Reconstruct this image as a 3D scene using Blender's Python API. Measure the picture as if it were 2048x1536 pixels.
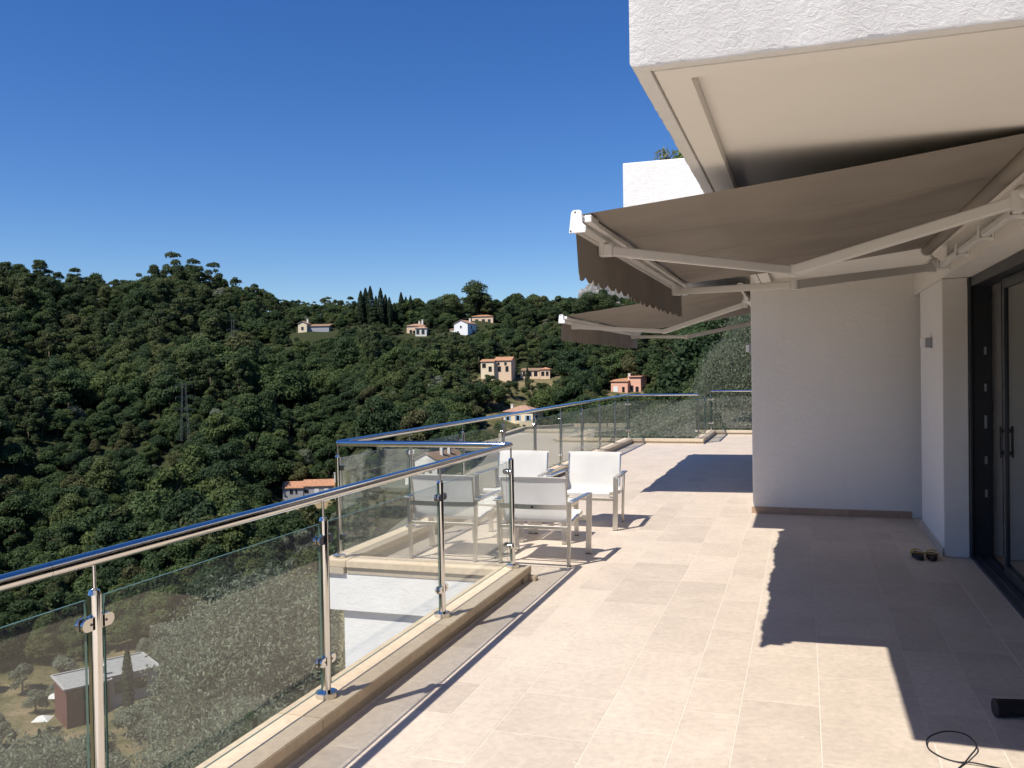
import bpy, bmesh, math, random
import numpy as np
from mathutils import Matrix, Vector
for o in list(bpy.data.objects): bpy.data.objects.remove(o, do_unlink=True)
S = bpy.context.scene
COL = S.collection
rad = math.radians
# ------------------------------------------------------------------ camera
CAM_H = 1.65
YAW, PITCH, ROLL, FPX = rad(18.255), rad(0.868), rad(-0.929), 1770.0
cam = bpy.data.cameras.new('camera'); cam_o = bpy.data.objects.new('camera', cam); COL.objects.link(cam_o)
cam.sensor_width = 36; cam.lens = FPX / 2048 * 36; cam.clip_start = 0.05; cam.clip_end = 8000
_f = Vector((-math.sin(YAW) * math.cos(PITCH), math.cos(YAW) * math.cos(PITCH), -math.sin(PITCH)))
_r = Vector((math.cos(YAW), math.sin(YAW), 0)); _u = _r.cross(_f)
_r2 = math.cos(ROLL) * _r + math.sin(ROLL) * _u; _u2 = -math.sin(ROLL) * _r + math.cos(ROLL) * _u
M = Matrix((( _r2.x, _u2.x, -_f.x, 0), (_r2.y, _u2.y, -_f.y, 0), (_r2.z, _u2.z, -_f.z, CAM_H), (0, 0, 0, 1)))
cam_o.matrix_world = M
S.camera = cam_o
# ------------------------------------------------------------------ sky, sun, exposure
SUN = Vector((0.362, 0.585, -1.0)).normalized()          # direction the light travels
w = bpy.data.worlds.new('World'); S.world = w; w.use_nodes = True
nt = w.node_tree; nt.nodes.clear()
sky = nt.nodes.new('ShaderNodeTexSky'); sky.sky_type = 'NISHITA'; sky.sun_disc = False
sky.sun_elevation = math.asin(-SUN.z); sky.sun_rotation = math.atan2(-SUN.x, -SUN.y) % (2 * math.pi)
sky.altitude = 100; sky.air_density = 1.0; sky.dust_density = 0.0; sky.ozone_density = 6.0
bg = nt.nodes.new('ShaderNodeBackground'); bg.inputs[1].default_value = 0.078
out = nt.nodes.new('ShaderNodeOutputWorld')
hs = nt.nodes.new('ShaderNodeHueSaturation'); hs.inputs['Saturation'].default_value = 1.24; hs.inputs['Hue'].default_value = 0.512; nt.links.new(sky.outputs[0], hs.inputs['Color']); nt.links.new(hs.outputs[0], bg.inputs[0]); nt.links.new(bg.outputs[0], out.inputs[0])
sl = bpy.data.lights.new('sun', 'SUN'); sl.energy = 4.2; sl.angle = rad(0.53); sl.color = (1.0, 0.95, 0.87)
so = bpy.data.objects.new('sun', sl); COL.objects.link(so); so.location = (-20, -30, 60)
so.rotation_euler = SUN.to_track_quat('-Z', 'Y').to_euler()
S.view_settings.view_transform = 'Standard'; S.view_settings.look = 'None'
S.view_settings.gamma = 1; S.view_settings.exposure = 0.63; S.view_settings.use_curve_mapping = False
S.render.engine = 'CYCLES'
S.cycles.max_bounces = 10; S.cycles.transparent_max_bounces = 24
random.seed(7); RNG = np.random.default_rng(7)

# ------------------------------------------------------------------ helpers
def tag(o, label=None, cat=None, group=None, kind=None):
    if label: o['label'] = label
    if cat: o['category'] = cat
    if group: o['group'] = group
    if kind: o['kind'] = kind
    return o

def empty(name, loc=(0, 0, 0), rz=0.0, label=None, cat=None, group=None):
    o = bpy.data.objects.new(name, None); COL.objects.link(o)
    o.location = loc; o.rotation_euler = (0, 0, rz); o.empty_display_size = 0.1
    return tag(o, label, cat, group)

def link(name, me, parent=None):
    o = bpy.data.objects.new(name, me); COL.objects.link(o)
    if parent is not None: o.parent = parent
    return o

def copy_tree(o, parent=None):
    c = o.copy(); COL.objects.link(c); c.parent = parent
    for ch in list(o.children): copy_tree(ch, c)
    return c

class MB:
    def __init__(s): s.v = []; s.f = []; s.m = []
    def add(s, V, F, m=0):
        b = len(s.v); s.v += [tuple(p) for p in V]; s.f += [tuple(b + i for i in f) for f in F]; s.m += [m] * len(F); return s
    def box(s, x0, y0, z0, x1, y1, z1, m=0):
        V = [(x0, y0, z0), (x1, y0, z0), (x1, y1, z0), (x0, y1, z0), (x0, y0, z1), (x1, y0, z1), (x1, y1, z1), (x0, y1, z1)]
        return s.add(V, [(3, 2, 1, 0), (4, 5, 6, 7), (0, 1, 5, 4), (1, 2, 6, 5), (2, 3, 7, 6), (3, 0, 4, 7)], m)
    def bar(s, p0, p1, wd, ht, m=0, up=(0, 0, 1), w1=None):
        p0 = Vector(p0); p1 = Vector(p1); d = (p1 - p0).normalized(); u = Vector(up)
        x = d.cross(u); x = x.normalized() if x.length > 1e-6 else Vector((1, 0, 0)); u = x.cross(d).normalized()
        V = []
        for p, ww in ((p0, wd), (p1, w1 or wd)):
            for a, b in ((-1, -1), (1, -1), (1, 1), (-1, 1)): V.append(p + x * a * ww / 2 + u * b * ht / 2)
        return s.add(V, [(0, 1, 2, 3), (7, 6, 5, 4), (0, 4, 5, 1), (1, 5, 6, 2), (2, 6, 7, 3), (3, 7, 4, 0)], m)
    def cyl(s, p0, p1, r0, r1=None, n=16, m=0, caps=True):
        r1 = r0 if r1 is None else r1
        p0 = Vector(p0); p1 = Vector(p1); d = (p1 - p0).normalized()
        x = d.orthogonal().normalized(); y = d.cross(x)
        V = []
        for p, r in ((p0, r0), (p1, r1)):
            for i in range(n):
                a = 2 * math.pi * i / n; V.append(p + (x * math.cos(a) + y * math.sin(a)) * r)
        F = [(i, (i + 1) % n, n + (i + 1) % n, n + i) for i in range(n)]
        if caps: F += [tuple(range(n - 1, -1, -1)), tuple(range(n, 2 * n))]
        return s.add(V, F, m)
    def tube(s, pts, r, n=10, m=0):
        pts = [Vector(p) for p in pts]; b = len(s.v); prev = None; k = len(pts)
        for i, p in enumerate(pts):
            d = (pts[min(i + 1, k - 1)] - pts[max(i - 1, 0)]).normalized()
            x = (prev - d * prev.dot(d)).normalized() if prev is not None else d.orthogonal().normalized()
            prev = x; y = d.cross(x); rr = r[i] if isinstance(r, (list, tuple)) else r
            s.v += [tuple(p + (x * math.cos(2 * math.pi * j / n) + y * math.sin(2 * math.pi * j / n)) * rr) for j in range(n)]
        for i in range(k - 1):
            for j in range(n):
                s.f.append((b + i * n + j, b + i * n + (j + 1) % n, b + (i + 1) * n + (j + 1) % n, b + (i + 1) * n + j)); s.m.append(m)
        s.f.append(tuple(b + j for j in range(n - 1, -1, -1))); s.f.append(tuple(b + (k - 1) * n + j for j in range(n))); s.m += [m, m]
        return s
    def prism(s, poly, fn0, fn1, m=0):
        n = len(poly); V = [fn0(*p) for p in poly] + [fn1(*p) for p in poly]
        return s.add(V, [tuple(range(n - 1, -1, -1)), tuple(range(n, 2 * n))] + [(i, (i + 1) % n, n + (i + 1) % n, n + i) for i in range(n)], m)
    def ball(s, c, rx, ry, rz, n=12, k=8, m=0):
        V = []; F = []
        for i in range(k + 1):
            t = math.pi * i / k
            for j in range(n):
                a = 2 * math.pi * j / n
                V.append((c[0] + rx * math.sin(t) * math.cos(a), c[1] + ry * math.sin(t) * math.sin(a), c[2] + rz * math.cos(t)))
        for i in range(k):
            for j in range(n): F.append((i * n + j, (i + 1) * n + j, (i + 1) * n + (j + 1) % n, i * n + (j + 1) % n))
        return s.add(V, F, m)
    def obj(s, name, mats, parent=None, bevel=0, seg=1, smooth=False, loc=None):
        me = bpy.data.meshes.new(name); me.from_pydata(s.v, [], s.f)
        mats = mats if isinstance(mats, (list, tuple)) else [mats]
        for m in mats: me.materials.append(m)
        if len(mats) > 1: me.polygons.foreach_set('material_index', s.m)
        bm = bmesh.new(); bm.from_mesh(me)
        bmesh.ops.recalc_face_normals(bm, faces=bm.faces)
        if bevel: bmesh.ops.bevel(bm, geom=[e for e in bm.edges if e.calc_face_angle(0) > 0.6], offset=bevel, segments=seg, affect='EDGES', clamp_overlap=True)
        bm.to_mesh(me); bm.free()
        if smooth or seg > 1:
            me.polygons.foreach_set('use_smooth', [True] * len(me.polygons)); me.set_sharp_from_angle(angle=rad(38))
        o = link(name, me, parent)
        if loc is not None: o.location = loc
        return o

# ------------------------------------------------------------------ materials
def new_mat(name):
    m = bpy.data.materials.new(name); m.use_nodes = True; t = m.node_tree
    return m, t, t.nodes['Principled BSDF']
def N(t, typ, **kw):
    n = t.nodes.new(typ)
    for k, v in kw.items():
        if k.startswith('i_'): n.inputs[k[2:].replace('_', ' ')].default_value = v
        else: setattr(n, k, v)
    return n
def ramp(t, src, stops):
    r = t.nodes.new('ShaderNodeValToRGB'); e = r.color_ramp.elements
    while len(e) < len(stops): e.new(0.5)
    for i, (p, c) in enumerate(stops):
        e[i].position = p; e[i].color = (c if len(c) == 4 else (*c, 1))
    t.links.new(src, r.inputs[0]); return r
def simple(name, col, rough=0.6, metal=0.0, spec=0.5, noise=0.0, scale=20, bump=0.0, bscale=80):
    m, t, p = new_mat(name)
    p.inputs['Base Color'].default_value = (*col, 1); p.inputs['Roughness'].default_value = rough
    p.inputs['Metallic'].default_value = metal; p.inputs['Specular IOR Level'].default_value = spec
    tc = N(t, 'ShaderNodeTexCoord')
    if noise:
        n = N(t, 'ShaderNodeTexNoise', i_Scale=scale, i_Detail=5.0); t.links.new(tc.outputs['Object'], n.inputs['Vector'])
        r = ramp(t, n.outputs[0], [(0.3, [c * (1 - noise) for c in col]), (0.7, [min(1, c * (1 + noise)) for c in col])])
        t.links.new(r.outputs[0], p.inputs['Base Color'])
    if bump:
        n2 = N(t, 'ShaderNodeTexNoise', i_Scale=bscale, i_Detail=4.0); t.links.new(tc.outputs['Object'], n2.inputs['Vector'])
        b = N(t, 'ShaderNodeBump', i_Strength=bump, i_Distance=0.01); t.links.new(n2.outputs[0], b.inputs['Height'])
        t.links.new(b.outputs[0], p.inputs['Normal'])
    return m
def plaster(name, col, bump=0.5, big=0.03, streak=0.35):
    m, t, p = new_mat(name); p.inputs['Roughness'].default_value = 0.9; p.inputs['Specular IOR Level'].default_value = 0.2
    g = N(t, 'ShaderNodeNewGeometry')
    n = N(t, 'ShaderNodeTexNoise', i_Scale=1.3, i_Detail=6.0, i_Roughness=0.65); t.links.new(g.outputs['Position'], n.inputs['Vector'])
    r = ramp(t, n.outputs[0], [(0.25, [c * (1 - big) for c in col]), (0.75, [min(1, c * (1 + big)) for c in col])])
    ms_ = N(t, 'ShaderNodeMapping'); ms_.inputs['Scale'].default_value = (5, 5, 0.35); t.links.new(g.outputs['Position'], ms_.inputs[0])
    ns = N(t, 'ShaderNodeTexNoise', i_Scale=1.6, i_Detail=7.0, i_Roughness=0.7); t.links.new(ms_.outputs[0], ns.inputs['Vector'])
    rs_ = ramp(t, ns.outputs[0], [(0.30, (0.88, 0.87, 0.85)), (0.52, (1, 1, 1))])
    mxs = N(t, 'ShaderNodeMix', data_type='RGBA', blend_type='MULTIPLY'); mxs.inputs[0].default_value = streak
    t.links.new(r.outputs[0], mxs.inputs[6]); t.links.new(rs_.outputs[0], mxs.inputs[7]); t.links.new(mxs.outputs[2], p.inputs['Base Color'])
    mp = N(t, 'ShaderNodeMapping'); mp.inputs['Scale'].default_value = (1, 1, 1.3); mp.inputs['Rotation'].default_value = (0.3, 0.4, 0.2)
    t.links.new(g.outputs['Position'], mp.inputs[0])
    n2 = N(t, 'ShaderNodeTexNoise', i_Scale=30.0, i_Detail=6.0, i_Roughness=0.7, i_Distortion=1.2); t.links.new(mp.outputs[0], n2.inputs['Vector'])
    n3 = N(t, 'ShaderNodeTexNoise', i_Scale=4.0, i_Detail=3.0); t.links.new(g.outputs['Position'], n3.inputs['Vector'])
    mu = N(t, 'ShaderNodeMath', operation='MULTIPLY'); mu.inputs[1].default_value = 1.5; t.links.new(n3.outputs[0], mu.inputs[0])
    ad = N(t, 'ShaderNodeMath', operation='ADD'); t.links.new(n2.outputs[0], ad.inputs[0]); t.links.new(mu.outputs[0], ad.inputs[1])
    b = N(t, 'ShaderNodeBump', i_Strength=bump, i_Distance=0.02); t.links.new(ad.outputs[0], b.inputs['Height']); t.links.new(b.outputs[0], p.inputs['Normal'])
    return m
def stone(name, c0, c1, c2, rough=0.55, tiles=True, spots=True):
    """limestone: per-piece tone, soft clouds, small light fossils, grain"""
    m, t, p = new_mat(name); p.inputs['Roughness'].default_value = rough; p.inputs['Specular IOR Level'].default_value = 0.35
    g = N(t, 'ShaderNodeNewGeometry'); oi = N(t, 'ShaderNodeObjectInfo')
    av = N(t, 'ShaderNodeVectorMath', operation='SCALE'); av.inputs[0].default_value = (37, 71, 13); t.links.new(oi.outputs['Random'], av.inputs['Scale'])
    ad = N(t, 'ShaderNodeVectorMath', operation='ADD'); t.links.new(g.outputs['Position'], ad.inputs[0]); t.links.new(av.outputs[0], ad.inputs[1])
    n = N(t, 'ShaderNodeTexNoise', i_Scale=2.4, i_Detail=8.0, i_Roughness=0.6); t.links.new(ad.outputs[0], n.inputs['Vector'])
    m1 = N(t, 'ShaderNodeMath', operation='MULTIPLY_ADD'); m1.inputs[1].default_value = 0.27; t.links.new(oi.outputs['Random'], m1.inputs[0])
    m2 = N(t, 'ShaderNodeMath', operation='MULTIPLY_ADD'); m2.inputs[1].default_value = 0.75; m2.inputs[2].default_value = -0.01; t.links.new(n.outputs[0], m2.inputs[0]); t.links.new(m2.outputs[0], m1.inputs[2])
    r = ramp(t, m1.outputs[0], [(0.2, c0), (0.5, c1), (0.8, c2)])
    n4 = N(t, 'ShaderNodeTexNoise', i_Scale=26.0, i_Detail=6.0, i_Roughness=0.7); t.links.new(ad.outputs[0], n4.inputs['Vector'])
    r4 = ramp(t, n4.outputs[0], [(0.32, (0.82, 0.82, 0.83)), (0.62, (1.06, 1.055, 1.05))])
    mx = N(t, 'ShaderNodeMix', data_type='RGBA', blend_type='MULTIPLY'); mx.inputs[0].default_value = 0.8
    t.links.new(r.outputs[0], mx.inputs[6]); t.links.new(r4.outputs[0], mx.inputs[7]); last = mx.outputs[2]
    if spots:
        v = N(t, 'ShaderNodeTexVoronoi', i_Scale=7.5); t.links.new(ad.outputs[0], v.inputs['Vector'])
        nd = N(t, 'ShaderNodeTexNoise', i_Scale=60.0); t.links.new(ad.outputs[0], nd.inputs['Vector'])
        sm = N(t, 'ShaderNodeMath', operation='MULTIPLY_ADD'); sm.inputs[1].default_value = 0.09; t.links.new(nd.outputs[0], sm.inputs[0]); t.links.new(v.outputs['Distance'], sm.inputs[2])
        rs = ramp(t, sm.outputs[0], [(0.085, (1, 1, 1)), (0.10, (0, 0, 0))])
        sc = N(t, 'ShaderNodeSeparateColor'); t.links.new(v.outputs['Color'], sc.inputs[0])
        gt = N(t, 'ShaderNodeMath', operation='GREATER_THAN'); gt.inputs[1].default_value = 0.45; t.links.new(sc.outputs[0], gt.inputs[0])
        mm = N(t, 'ShaderNodeMath', operation='MULTIPLY'); t.links.new(rs.outputs[0], mm.inputs[0]); t.links.new(gt.outputs[0], mm.inputs[1])
        m3 = N(t, 'ShaderNodeMath', operation='MULTIPLY'); m3.inputs[1].default_value = 0.55; t.links.new(mm.outputs[0], m3.inputs[0])
        mx2 = N(t, 'ShaderNodeMix', data_type='RGBA'); mx2.inputs[7].default_value = (0.72, 0.65, 0.55, 1)
        t.links.new(m3.outputs[0], mx2.inputs[0]); t.links.new(last, mx2.inputs[6]); last = mx2.outputs[2]
    t.links.new(last, p.inputs['Base Color'])
    b = N(t, 'ShaderNodeBump', i_Strength=0.12, i_Distance=0.004); t.links.new(n4.outputs[0], b.inputs['Height']); t.links.new(b.outputs[0], p.inputs['Normal'])
    return m
def glass_mat(name, tint, f0=0.045, haze=0.0):
    m, t, p = new_mat(name); t.nodes.remove(p); o = t.nodes['Material Output']
    tr = N(t, 'ShaderNodeBsdfTransparent'); tr.inputs[0].default_value = (*tint, 1)
    gl = N(t, 'ShaderNodeBsdfGlossy'); gl.inputs[0].default_value = (0.95, 0.97, 0.96, 1); gl.inputs['Roughness'].default_value = 0.0
    lw = N(t, 'ShaderNodeLayerWeight'); lw.inputs[0].default_value = 0.5
    pw = N(t, 'ShaderNodeMath', operation='POWER'); pw.inputs[1].default_value = 5.0; t.links.new(lw.outputs['Facing'], pw.inputs[0])
    ma = N(t, 'ShaderNodeMath', operation='MULTIPLY_ADD'); ma.inputs[1].default_value = 1 - f0; ma.inputs[2].default_value = f0; t.links.new(pw.outputs[0], ma.inputs[0])
    mx = N(t, 'ShaderNodeMixShader'); t.links.new(ma.outputs[0], mx.inputs[0]); t.links.new(tr.outputs[0], mx.inputs[1]); t.links.new(gl.outputs[0], mx.inputs[2])
    last = mx.outputs[0]
    if haze:
        df = N(t, 'ShaderNodeBsdfDiffuse'); df.inputs[0].default_value = (0.7, 0.72, 0.7, 1)
        g = N(t, 'ShaderNodeNewGeometry'); n = N(t, 'ShaderNodeTexNoise', i_Scale=3.0, i_Detail=8.0); t.links.new(g.outputs['Position'], n.inputs['Vector'])
        hm = N(t, 'ShaderNodeMath', operation='MULTIPLY'); hm.inputs[1].default_value = haze * 2; t.links.new(n.outputs[0], hm.inputs[0])
        m2 = N(t, 'ShaderNodeMixShader'); t.links.new(hm.outputs[0], m2.inputs[0]); t.links.new(last, m2.inputs[1]); t.links.new(df.outputs[0], m2.inputs[2]); last = m2.outputs[0]
    t.links.new(last, o.inputs[0]); return m
def leaf_mat(name, a, b, transl=0.4, rough=0.7, stops=None):
    m, t, p = new_mat(name); o = t.nodes['Material Output']
    oi = N(t, 'ShaderNodeObjectInfo'); r = ramp(t, oi.outputs['Random'], stops or [(0.0, a), (1.0, b)])
    at = N(t, 'ShaderNodeAttribute', attribute_name='tone')
    mx = N(t, 'ShaderNodeVectorMath', operation='SCALE'); t.links.new(r.outputs[0], mx.inputs[0]); t.links.new(at.outputs['Fac'], mx.inputs['Scale'])
    t.links.new(mx.outputs[0], p.inputs['Base Color']); p.inputs['Roughness'].default_value = rough; p.inputs['Specular IOR Level'].default_value = 0.18
    tl = N(t, 'ShaderNodeBsdfTranslucent'); t.links.new(mx.outputs[0], tl.inputs[0])
    ms = N(t, 'ShaderNodeMixShader'); ms.inputs[0].default_value = transl
    t.links.new(p.outputs[0], ms.inputs[1]); t.links.new(tl.outputs[0], ms.inputs[2]); t.links.new(ms.outputs[0], o.inputs[0])
    return m
def fabric(name, col, transl, strip=0.0):
    m, t, p = new_mat(name); o = t.nodes['Material Output']
    tc = N(t, 'ShaderNodeTexCoord'); n = N(t, 'ShaderNodeTexNoise', i_Scale=2.0, i_Detail=6.0); t.links.new(tc.outputs['Object'], n.inputs['Vector'])
    r = ramp(t, n.outputs[0], [(0.3, [c * 0.9 for c in col]), (0.7, [min(1, c * 1.08) for c in col])])
    t.links.new(r.outputs[0], p.inputs['Base Color']); p.inputs['Roughness'].default_value = 0.85; p.inputs['Specular IOR Level'].default_value = 0.15
    tl = N(t, 'ShaderNodeBsdfTranslucent'); t.links.new(r.outputs[0], tl.inputs[0])
    ms = N(t, 'ShaderNodeMixShader'); ms.inputs[0].default_value = transl
    t.links.new(p.outputs[0], ms.inputs[1]); t.links.new(tl.outputs[0], ms.inputs[2]); t.links.new(ms.outputs[0], o.inputs[0])
    n2 = N(t, 'ShaderNodeTexNoise', i_Scale=300.0); t.links.new(tc.outputs['Object'], n2.inputs['Vector'])
    b = N(t, 'ShaderNodeBump', i_Strength=0.15, i_Distance=0.002); t.links.new(n2.outputs[0], b.inputs['Height']); t.links.new(b.outputs[0], p.inputs['Normal'])
    return m
def brushed(name, col, rough):
    m, t, p = new_mat(name); p.inputs['Base Color'].default_value = (*col, 1); p.inputs['Metallic'].default_value = 1
    tc = N(t, 'ShaderNodeTexCoord'); mp = N(t, 'ShaderNodeMapping'); mp.inputs['Scale'].default_value = (200, 200, 3); t.links.new(tc.outputs['Object'], mp.inputs[0])
    n = N(t, 'ShaderNodeTexNoise', i_Scale=1.0, i_Detail=3.0); t.links.new(mp.outputs[0], n.inputs['Vector'])
    r = ramp(t, n.outputs[0], [(0.2, [rough * 0.8] * 3), (0.8, [rough * 1.25] * 3)]); t.links.new(r.outputs[0], p.inputs['Roughness'])
    return m
WHITE = plaster('white_render', (0.79, 0.78, 0.765), 0.33, 0.03, 0.3)
WALL = plaster('painted_wall', (0.80, 0.76, 0.71), 0.35, 0.03, 0.2)
SOFF = plaster('soffit_paint', (0.85, 0.815, 0.76), 0.1, 0.02, 0.05)
TILE = stone('limestone_tile', (0.465, 0.39, 0.315), (0.57, 0.48, 0.385), (0.645, 0.55, 0.445), 0.5)
GROUT = simple('grout', (0.67, 0.595, 0.505), 0.9, spec=0.2, noise=0.06)
COPING = stone('coping_stone', (0.50, 0.39, 0.265), (0.58, 0.465, 0.325), (0.62, 0.52, 0.385), 0.6, spots=False)
PLINTH = stone('kerb_plinth_stone', (0.40, 0.34, 0.26), (0.46, 0.39, 0.30), (0.50, 0.43, 0.34), 0.7, spots=False)
SKIRT = stone('skirting_stone', (0.36, 0.235, 0.155), (0.44, 0.30, 0.205), (0.50, 0.36, 0.26), 0.6, spots=False)
STEEL = simple('polished_steel', (0.66, 0.65, 0.63), 0.07, 1.0)
BRUSH = brushed('brushed_steel', (0.66, 0.63, 0.58), 0.3)
GLASS = glass_mat('balustrade_glass', (0.972, 0.984, 0.976), 0.045, 0.016)
GEDGE = simple('glass_edge', (0.07, 0.12, 0.10), 0.35, spec=0.25)
PANE = glass_mat('door_glass', (0.62, 0.65, 0.64), 0.04)
RUBBER = simple('black_rubber', (0.015, 0.015, 0.016), 0.6)
SLING = fabric('white_sling', (0.88, 0.87, 0.84), 0.5)
AWN = fabric('brown_canvas', (0.275, 0.242, 0.21), 0.02)
ALU = simple('white_lacquered_metal', (0.82, 0.80, 0.77), 0.35)
CAPW = simple('white_plastic_cap', (0.85, 0.85, 0.85), 0.4)
FRAME = simple('anthracite_frame', (0.022, 0.024, 0.03), 0.4, noise=0.1)
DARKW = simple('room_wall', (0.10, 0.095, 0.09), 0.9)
CURT = fabric('grey_curtain', (0.12, 0.118, 0.112), 0.2)
BLACK = simple('black_plastic', (0.012, 0.012, 0.014), 0.45)
GREYM = simple('grey_metal', (0.32, 0.33, 0.35), 0.45, 0.6)
OPAL = simple('opal_diffuser', (0.85, 0.85, 0.84), 0.3)
YEL = simple('yellow_leather', (0.42, 0.27, 0.045), 0.6, noise=0.15, scale=60)
BROWN = simple('brown_sole', (0.05, 0.032, 0.025), 0.8, noise=0.2, scale=60)
BRASS = simple('metal_strike', (0.34, 0.34, 0.34), 0.5, 0.7)
BARK = simple('bark', (0.11, 0.085, 0.065), 0.95, spec=0.1, noise=0.35, scale=6, bump=0.6, bscale=14)
OBARK = simple('olive_bark', (0.20, 0.175, 0.145), 0.95, spec=0.1, noise=0.35, scale=7, bump=0.6, bscale=16)
L_OAK = leaf_mat('oak_leaves', None, None, stops=[(0.0, (0.040, 0.068, 0.030)), (0.3, (0.055, 0.088, 0.034)), (0.6, (0.072, 0.110, 0.040)), (0.85, (0.098, 0.132, 0.042)), (1.0, (0.108, 0.108, 0.048))])
L_PINE = leaf_mat('pine_needles', None, None, 0.2, stops=[(0.0, (0.042, 0.066, 0.028)), (0.5, (0.062, 0.086, 0.032)), (1.0, (0.095, 0.112, 0.040))])
L_CYP = leaf_mat('cypress_leaves', (0.016, 0.030, 0.015), (0.026, 0.042, 0.018), 0.15)
L_OLIVE = leaf_mat('olive_leaves', (0.165, 0.190, 0.125), (0.215, 0.235, 0.165), 0.42, 0.55)
L_HEDGE = leaf_mat('hedge_leaves', (0.030, 0.055, 0.018), (0.045, 0.075, 0.022))
L_SUCC = leaf_mat('succulent_leaves', (0.10, 0.15, 0.05), (0.16, 0.19, 0.05))

# ================================================================== TERRAIN
AZ = [-75, -50, -42, -36, -31, -27, -24, -20, -16, -11, -4, 8, 30]
RR = [0, 10, 18, 30, 45, 60, 80, 100, 150, 190, 225, 260, 300, 340, 370, 395, 430, 480, 560, 700, 1200, 3000]
_t50 = [-4.5, -6.5, -9.5, -15, -23, -30, -38, -45, -55, -59, -57, -49, -31, -12, -4, -3, 12, 39, 43, 40, 20, 0]
_t8 = [-4.5, -3.5, -3, -3, -4, -5, -8, -11, -14, -14, -12, -10, -6, 0, 5, 8, 16, 32, 42, 40, 20, 0]
TZ = np.array([_t50, _t50,
  [-4.5, -6.5, -9.5, -15, -23, -30, -38, -45, -55, -58, -56, -48, -29, -10, -2, 0, 15, 40, 43, 40, 20, 0],
  [-4.5, -6.5, -9, -14, -21, -28, -36, -43, -53, -56, -53, -45, -27, -9, 0, 4, 14, 37, 41, 38, 20, 0],
  [-4.5, -6, -8, -12, -18, -24, -32, -38, -48, -52, -51, -46, -36, -15, -2, 7, 20, 33, 37, 36, 20, 0],
  [-4.5, -5, -6.5, -10, -15, -21, -28, -33, -37, -35, -28, -21, -12, -1, 7, 13, 24, 28, 30, 32, 20, 0],
  [-4.5, -4.8, -5.5, -8, -13, -18, -24, -28, -31, -29, -25, -20, -11, 0, 6, 11, 20.5, 30, 33, 34, 20, 0],
  [-4.5, -4.5, -5, -6, -9, -13, -19, -23, -27, -26, -22, -19, -12, 2, 7, 11, 19.5, 33, 36, 36, 20, 0],
  [-4.5, -4.5, -4.5, -5, -6, -9, -13, -17, -21, -21, -20.5, -19.5, -16, -1, 5, 9, 17, 32, 38, 38, 20, 0],
  [-4.5, -4, -4, -4.2, -5, -7, -10, -13, -17, -17, -16, -14, -9.5, -3, 3, 7, 15, 33, 42, 40, 20, 0],
  _t8, [z if z < -2 else z + 2 for z in _t8], [z if z < -2 else z + 6 for z in _t8]], float)
AZA = np.array(AZ, float); RRA = np.array(RR, float)
def ground_z(x, y):
    x = np.asarray(x, float); y = np.asarray(y, float)
    r = np.hypot(x, y); a = np.degrees(np.arctan2(x, y)); a = np.clip(a, -75, 30)
    i = np.clip(np.searchsorted(AZA, a) - 1, 0, len(AZ) - 2); j = np.clip(np.searchsorted(RRA, r) - 1, 0, len(RR) - 2)
    u = np.clip((a - AZA[i]) / (AZA[i + 1] - AZA[i]), 0, 1); v = np.clip((r - RRA[j]) / (RRA[j + 1] - RRA[j]), 0, 1)
    u = u * u * (3 - 2 * u) * 0.5 + u * 0.5
    z = (TZ[i, j] * (1 - u) + TZ[i + 1, j] * u) * (1 - v) + (TZ[i, j + 1] * (1 - u) + TZ[i + 1, j + 1] * u) * v
    k = np.clip((r - 40) / 150, 0, 1)
    z = z + k * (1.4 * np.sin(x * 0.071 + 1.3) * np.sin(y * 0.063 + 0.4) + 0.7 * np.sin(x * 0.17 + y * 0.11)) + 4.5 * np.clip((r - 225) / 60, 0, 1) * np.clip((a + 31) / -6, 0, 1) * np.sin(x * 0.045 + 0.016 * y) * np.cos(y * 0.032 - 0.9 + 0.01 * x)
    # cultivated terraces on the slope below the house
    tr = np.clip((r - 22) / 10, 0, 1) * np.clip((205 - r) / 20, 0, 1) * np.clip((-25 - a) / 6, 0, 1)
    st = 2.2; q = z / st; fr = q - np.floor(q); zt = (np.floor(q) + np.clip((fr - 0.72) / 0.28, 0, 1)) * st
    return z * (1 - 0.75 * tr) + zt * 0.75 * tr
def gz(x, y): return float(ground_z(x, y))
def pol(az, r): return r * math.sin(rad(az)), r * math.cos(rad(az))
azs = sorted(set(list(np.arange(-180, -60, 5.0)) + list(np.arange(-60, 12, 0.6)) + list(np.arange(12, 180, 6.0))))
rs = list(np.arange(2, 60, 2.0)) + list(np.arange(60, 220, 1.6)) + list(np.arange(220, 600, 5.0)) + [620, 660, 720, 800, 900, 1100, 1400, 1800, 2400, 3000]
A2, R2 = np.meshgrid(np.radians(azs), rs, indexing='ij'); X2 = R2 * np.sin(A2); Y2 = R2 * np.cos(A2); Z2 = ground_z(X2, Y2)
nr = len(rs); V = np.stack([X2, Y2, Z2], -1).reshape(-1, 3); na = len(azs)
I, J = np.meshgrid(np.arange(na), np.arange(nr - 1), indexing='ij'); I2 = (I + 1) % na
Fq = np.stack([I * nr + J, I * nr + J + 1, I2 * nr + J + 1, I2 * nr + J], -1).reshape(-1, 4)
me = bpy.data.meshes.new('ground'); me.from_pydata(V.tolist() + [(0, 0, -4.5)], [], Fq.tolist() + [(i * nr, (((i + 1) % na) * nr), na * nr) for i in range(na)])
gm, t, p = new_mat('hillside_earth'); p.inputs['Roughness'].default_value = 0.95; p.inputs['Specular IOR Level'].default_value = 0.1
g = N(t, 'ShaderNodeNewGeometry')
n1 = N(t, 'ShaderNodeTexNoise', i_Scale=0.12, i_Detail=8.0, i_Roughness=0.65); n2 = N(t, 'ShaderNodeTexNoise', i_Scale=1.6, i_Detail=8.0, i_Roughness=0.7)
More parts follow.
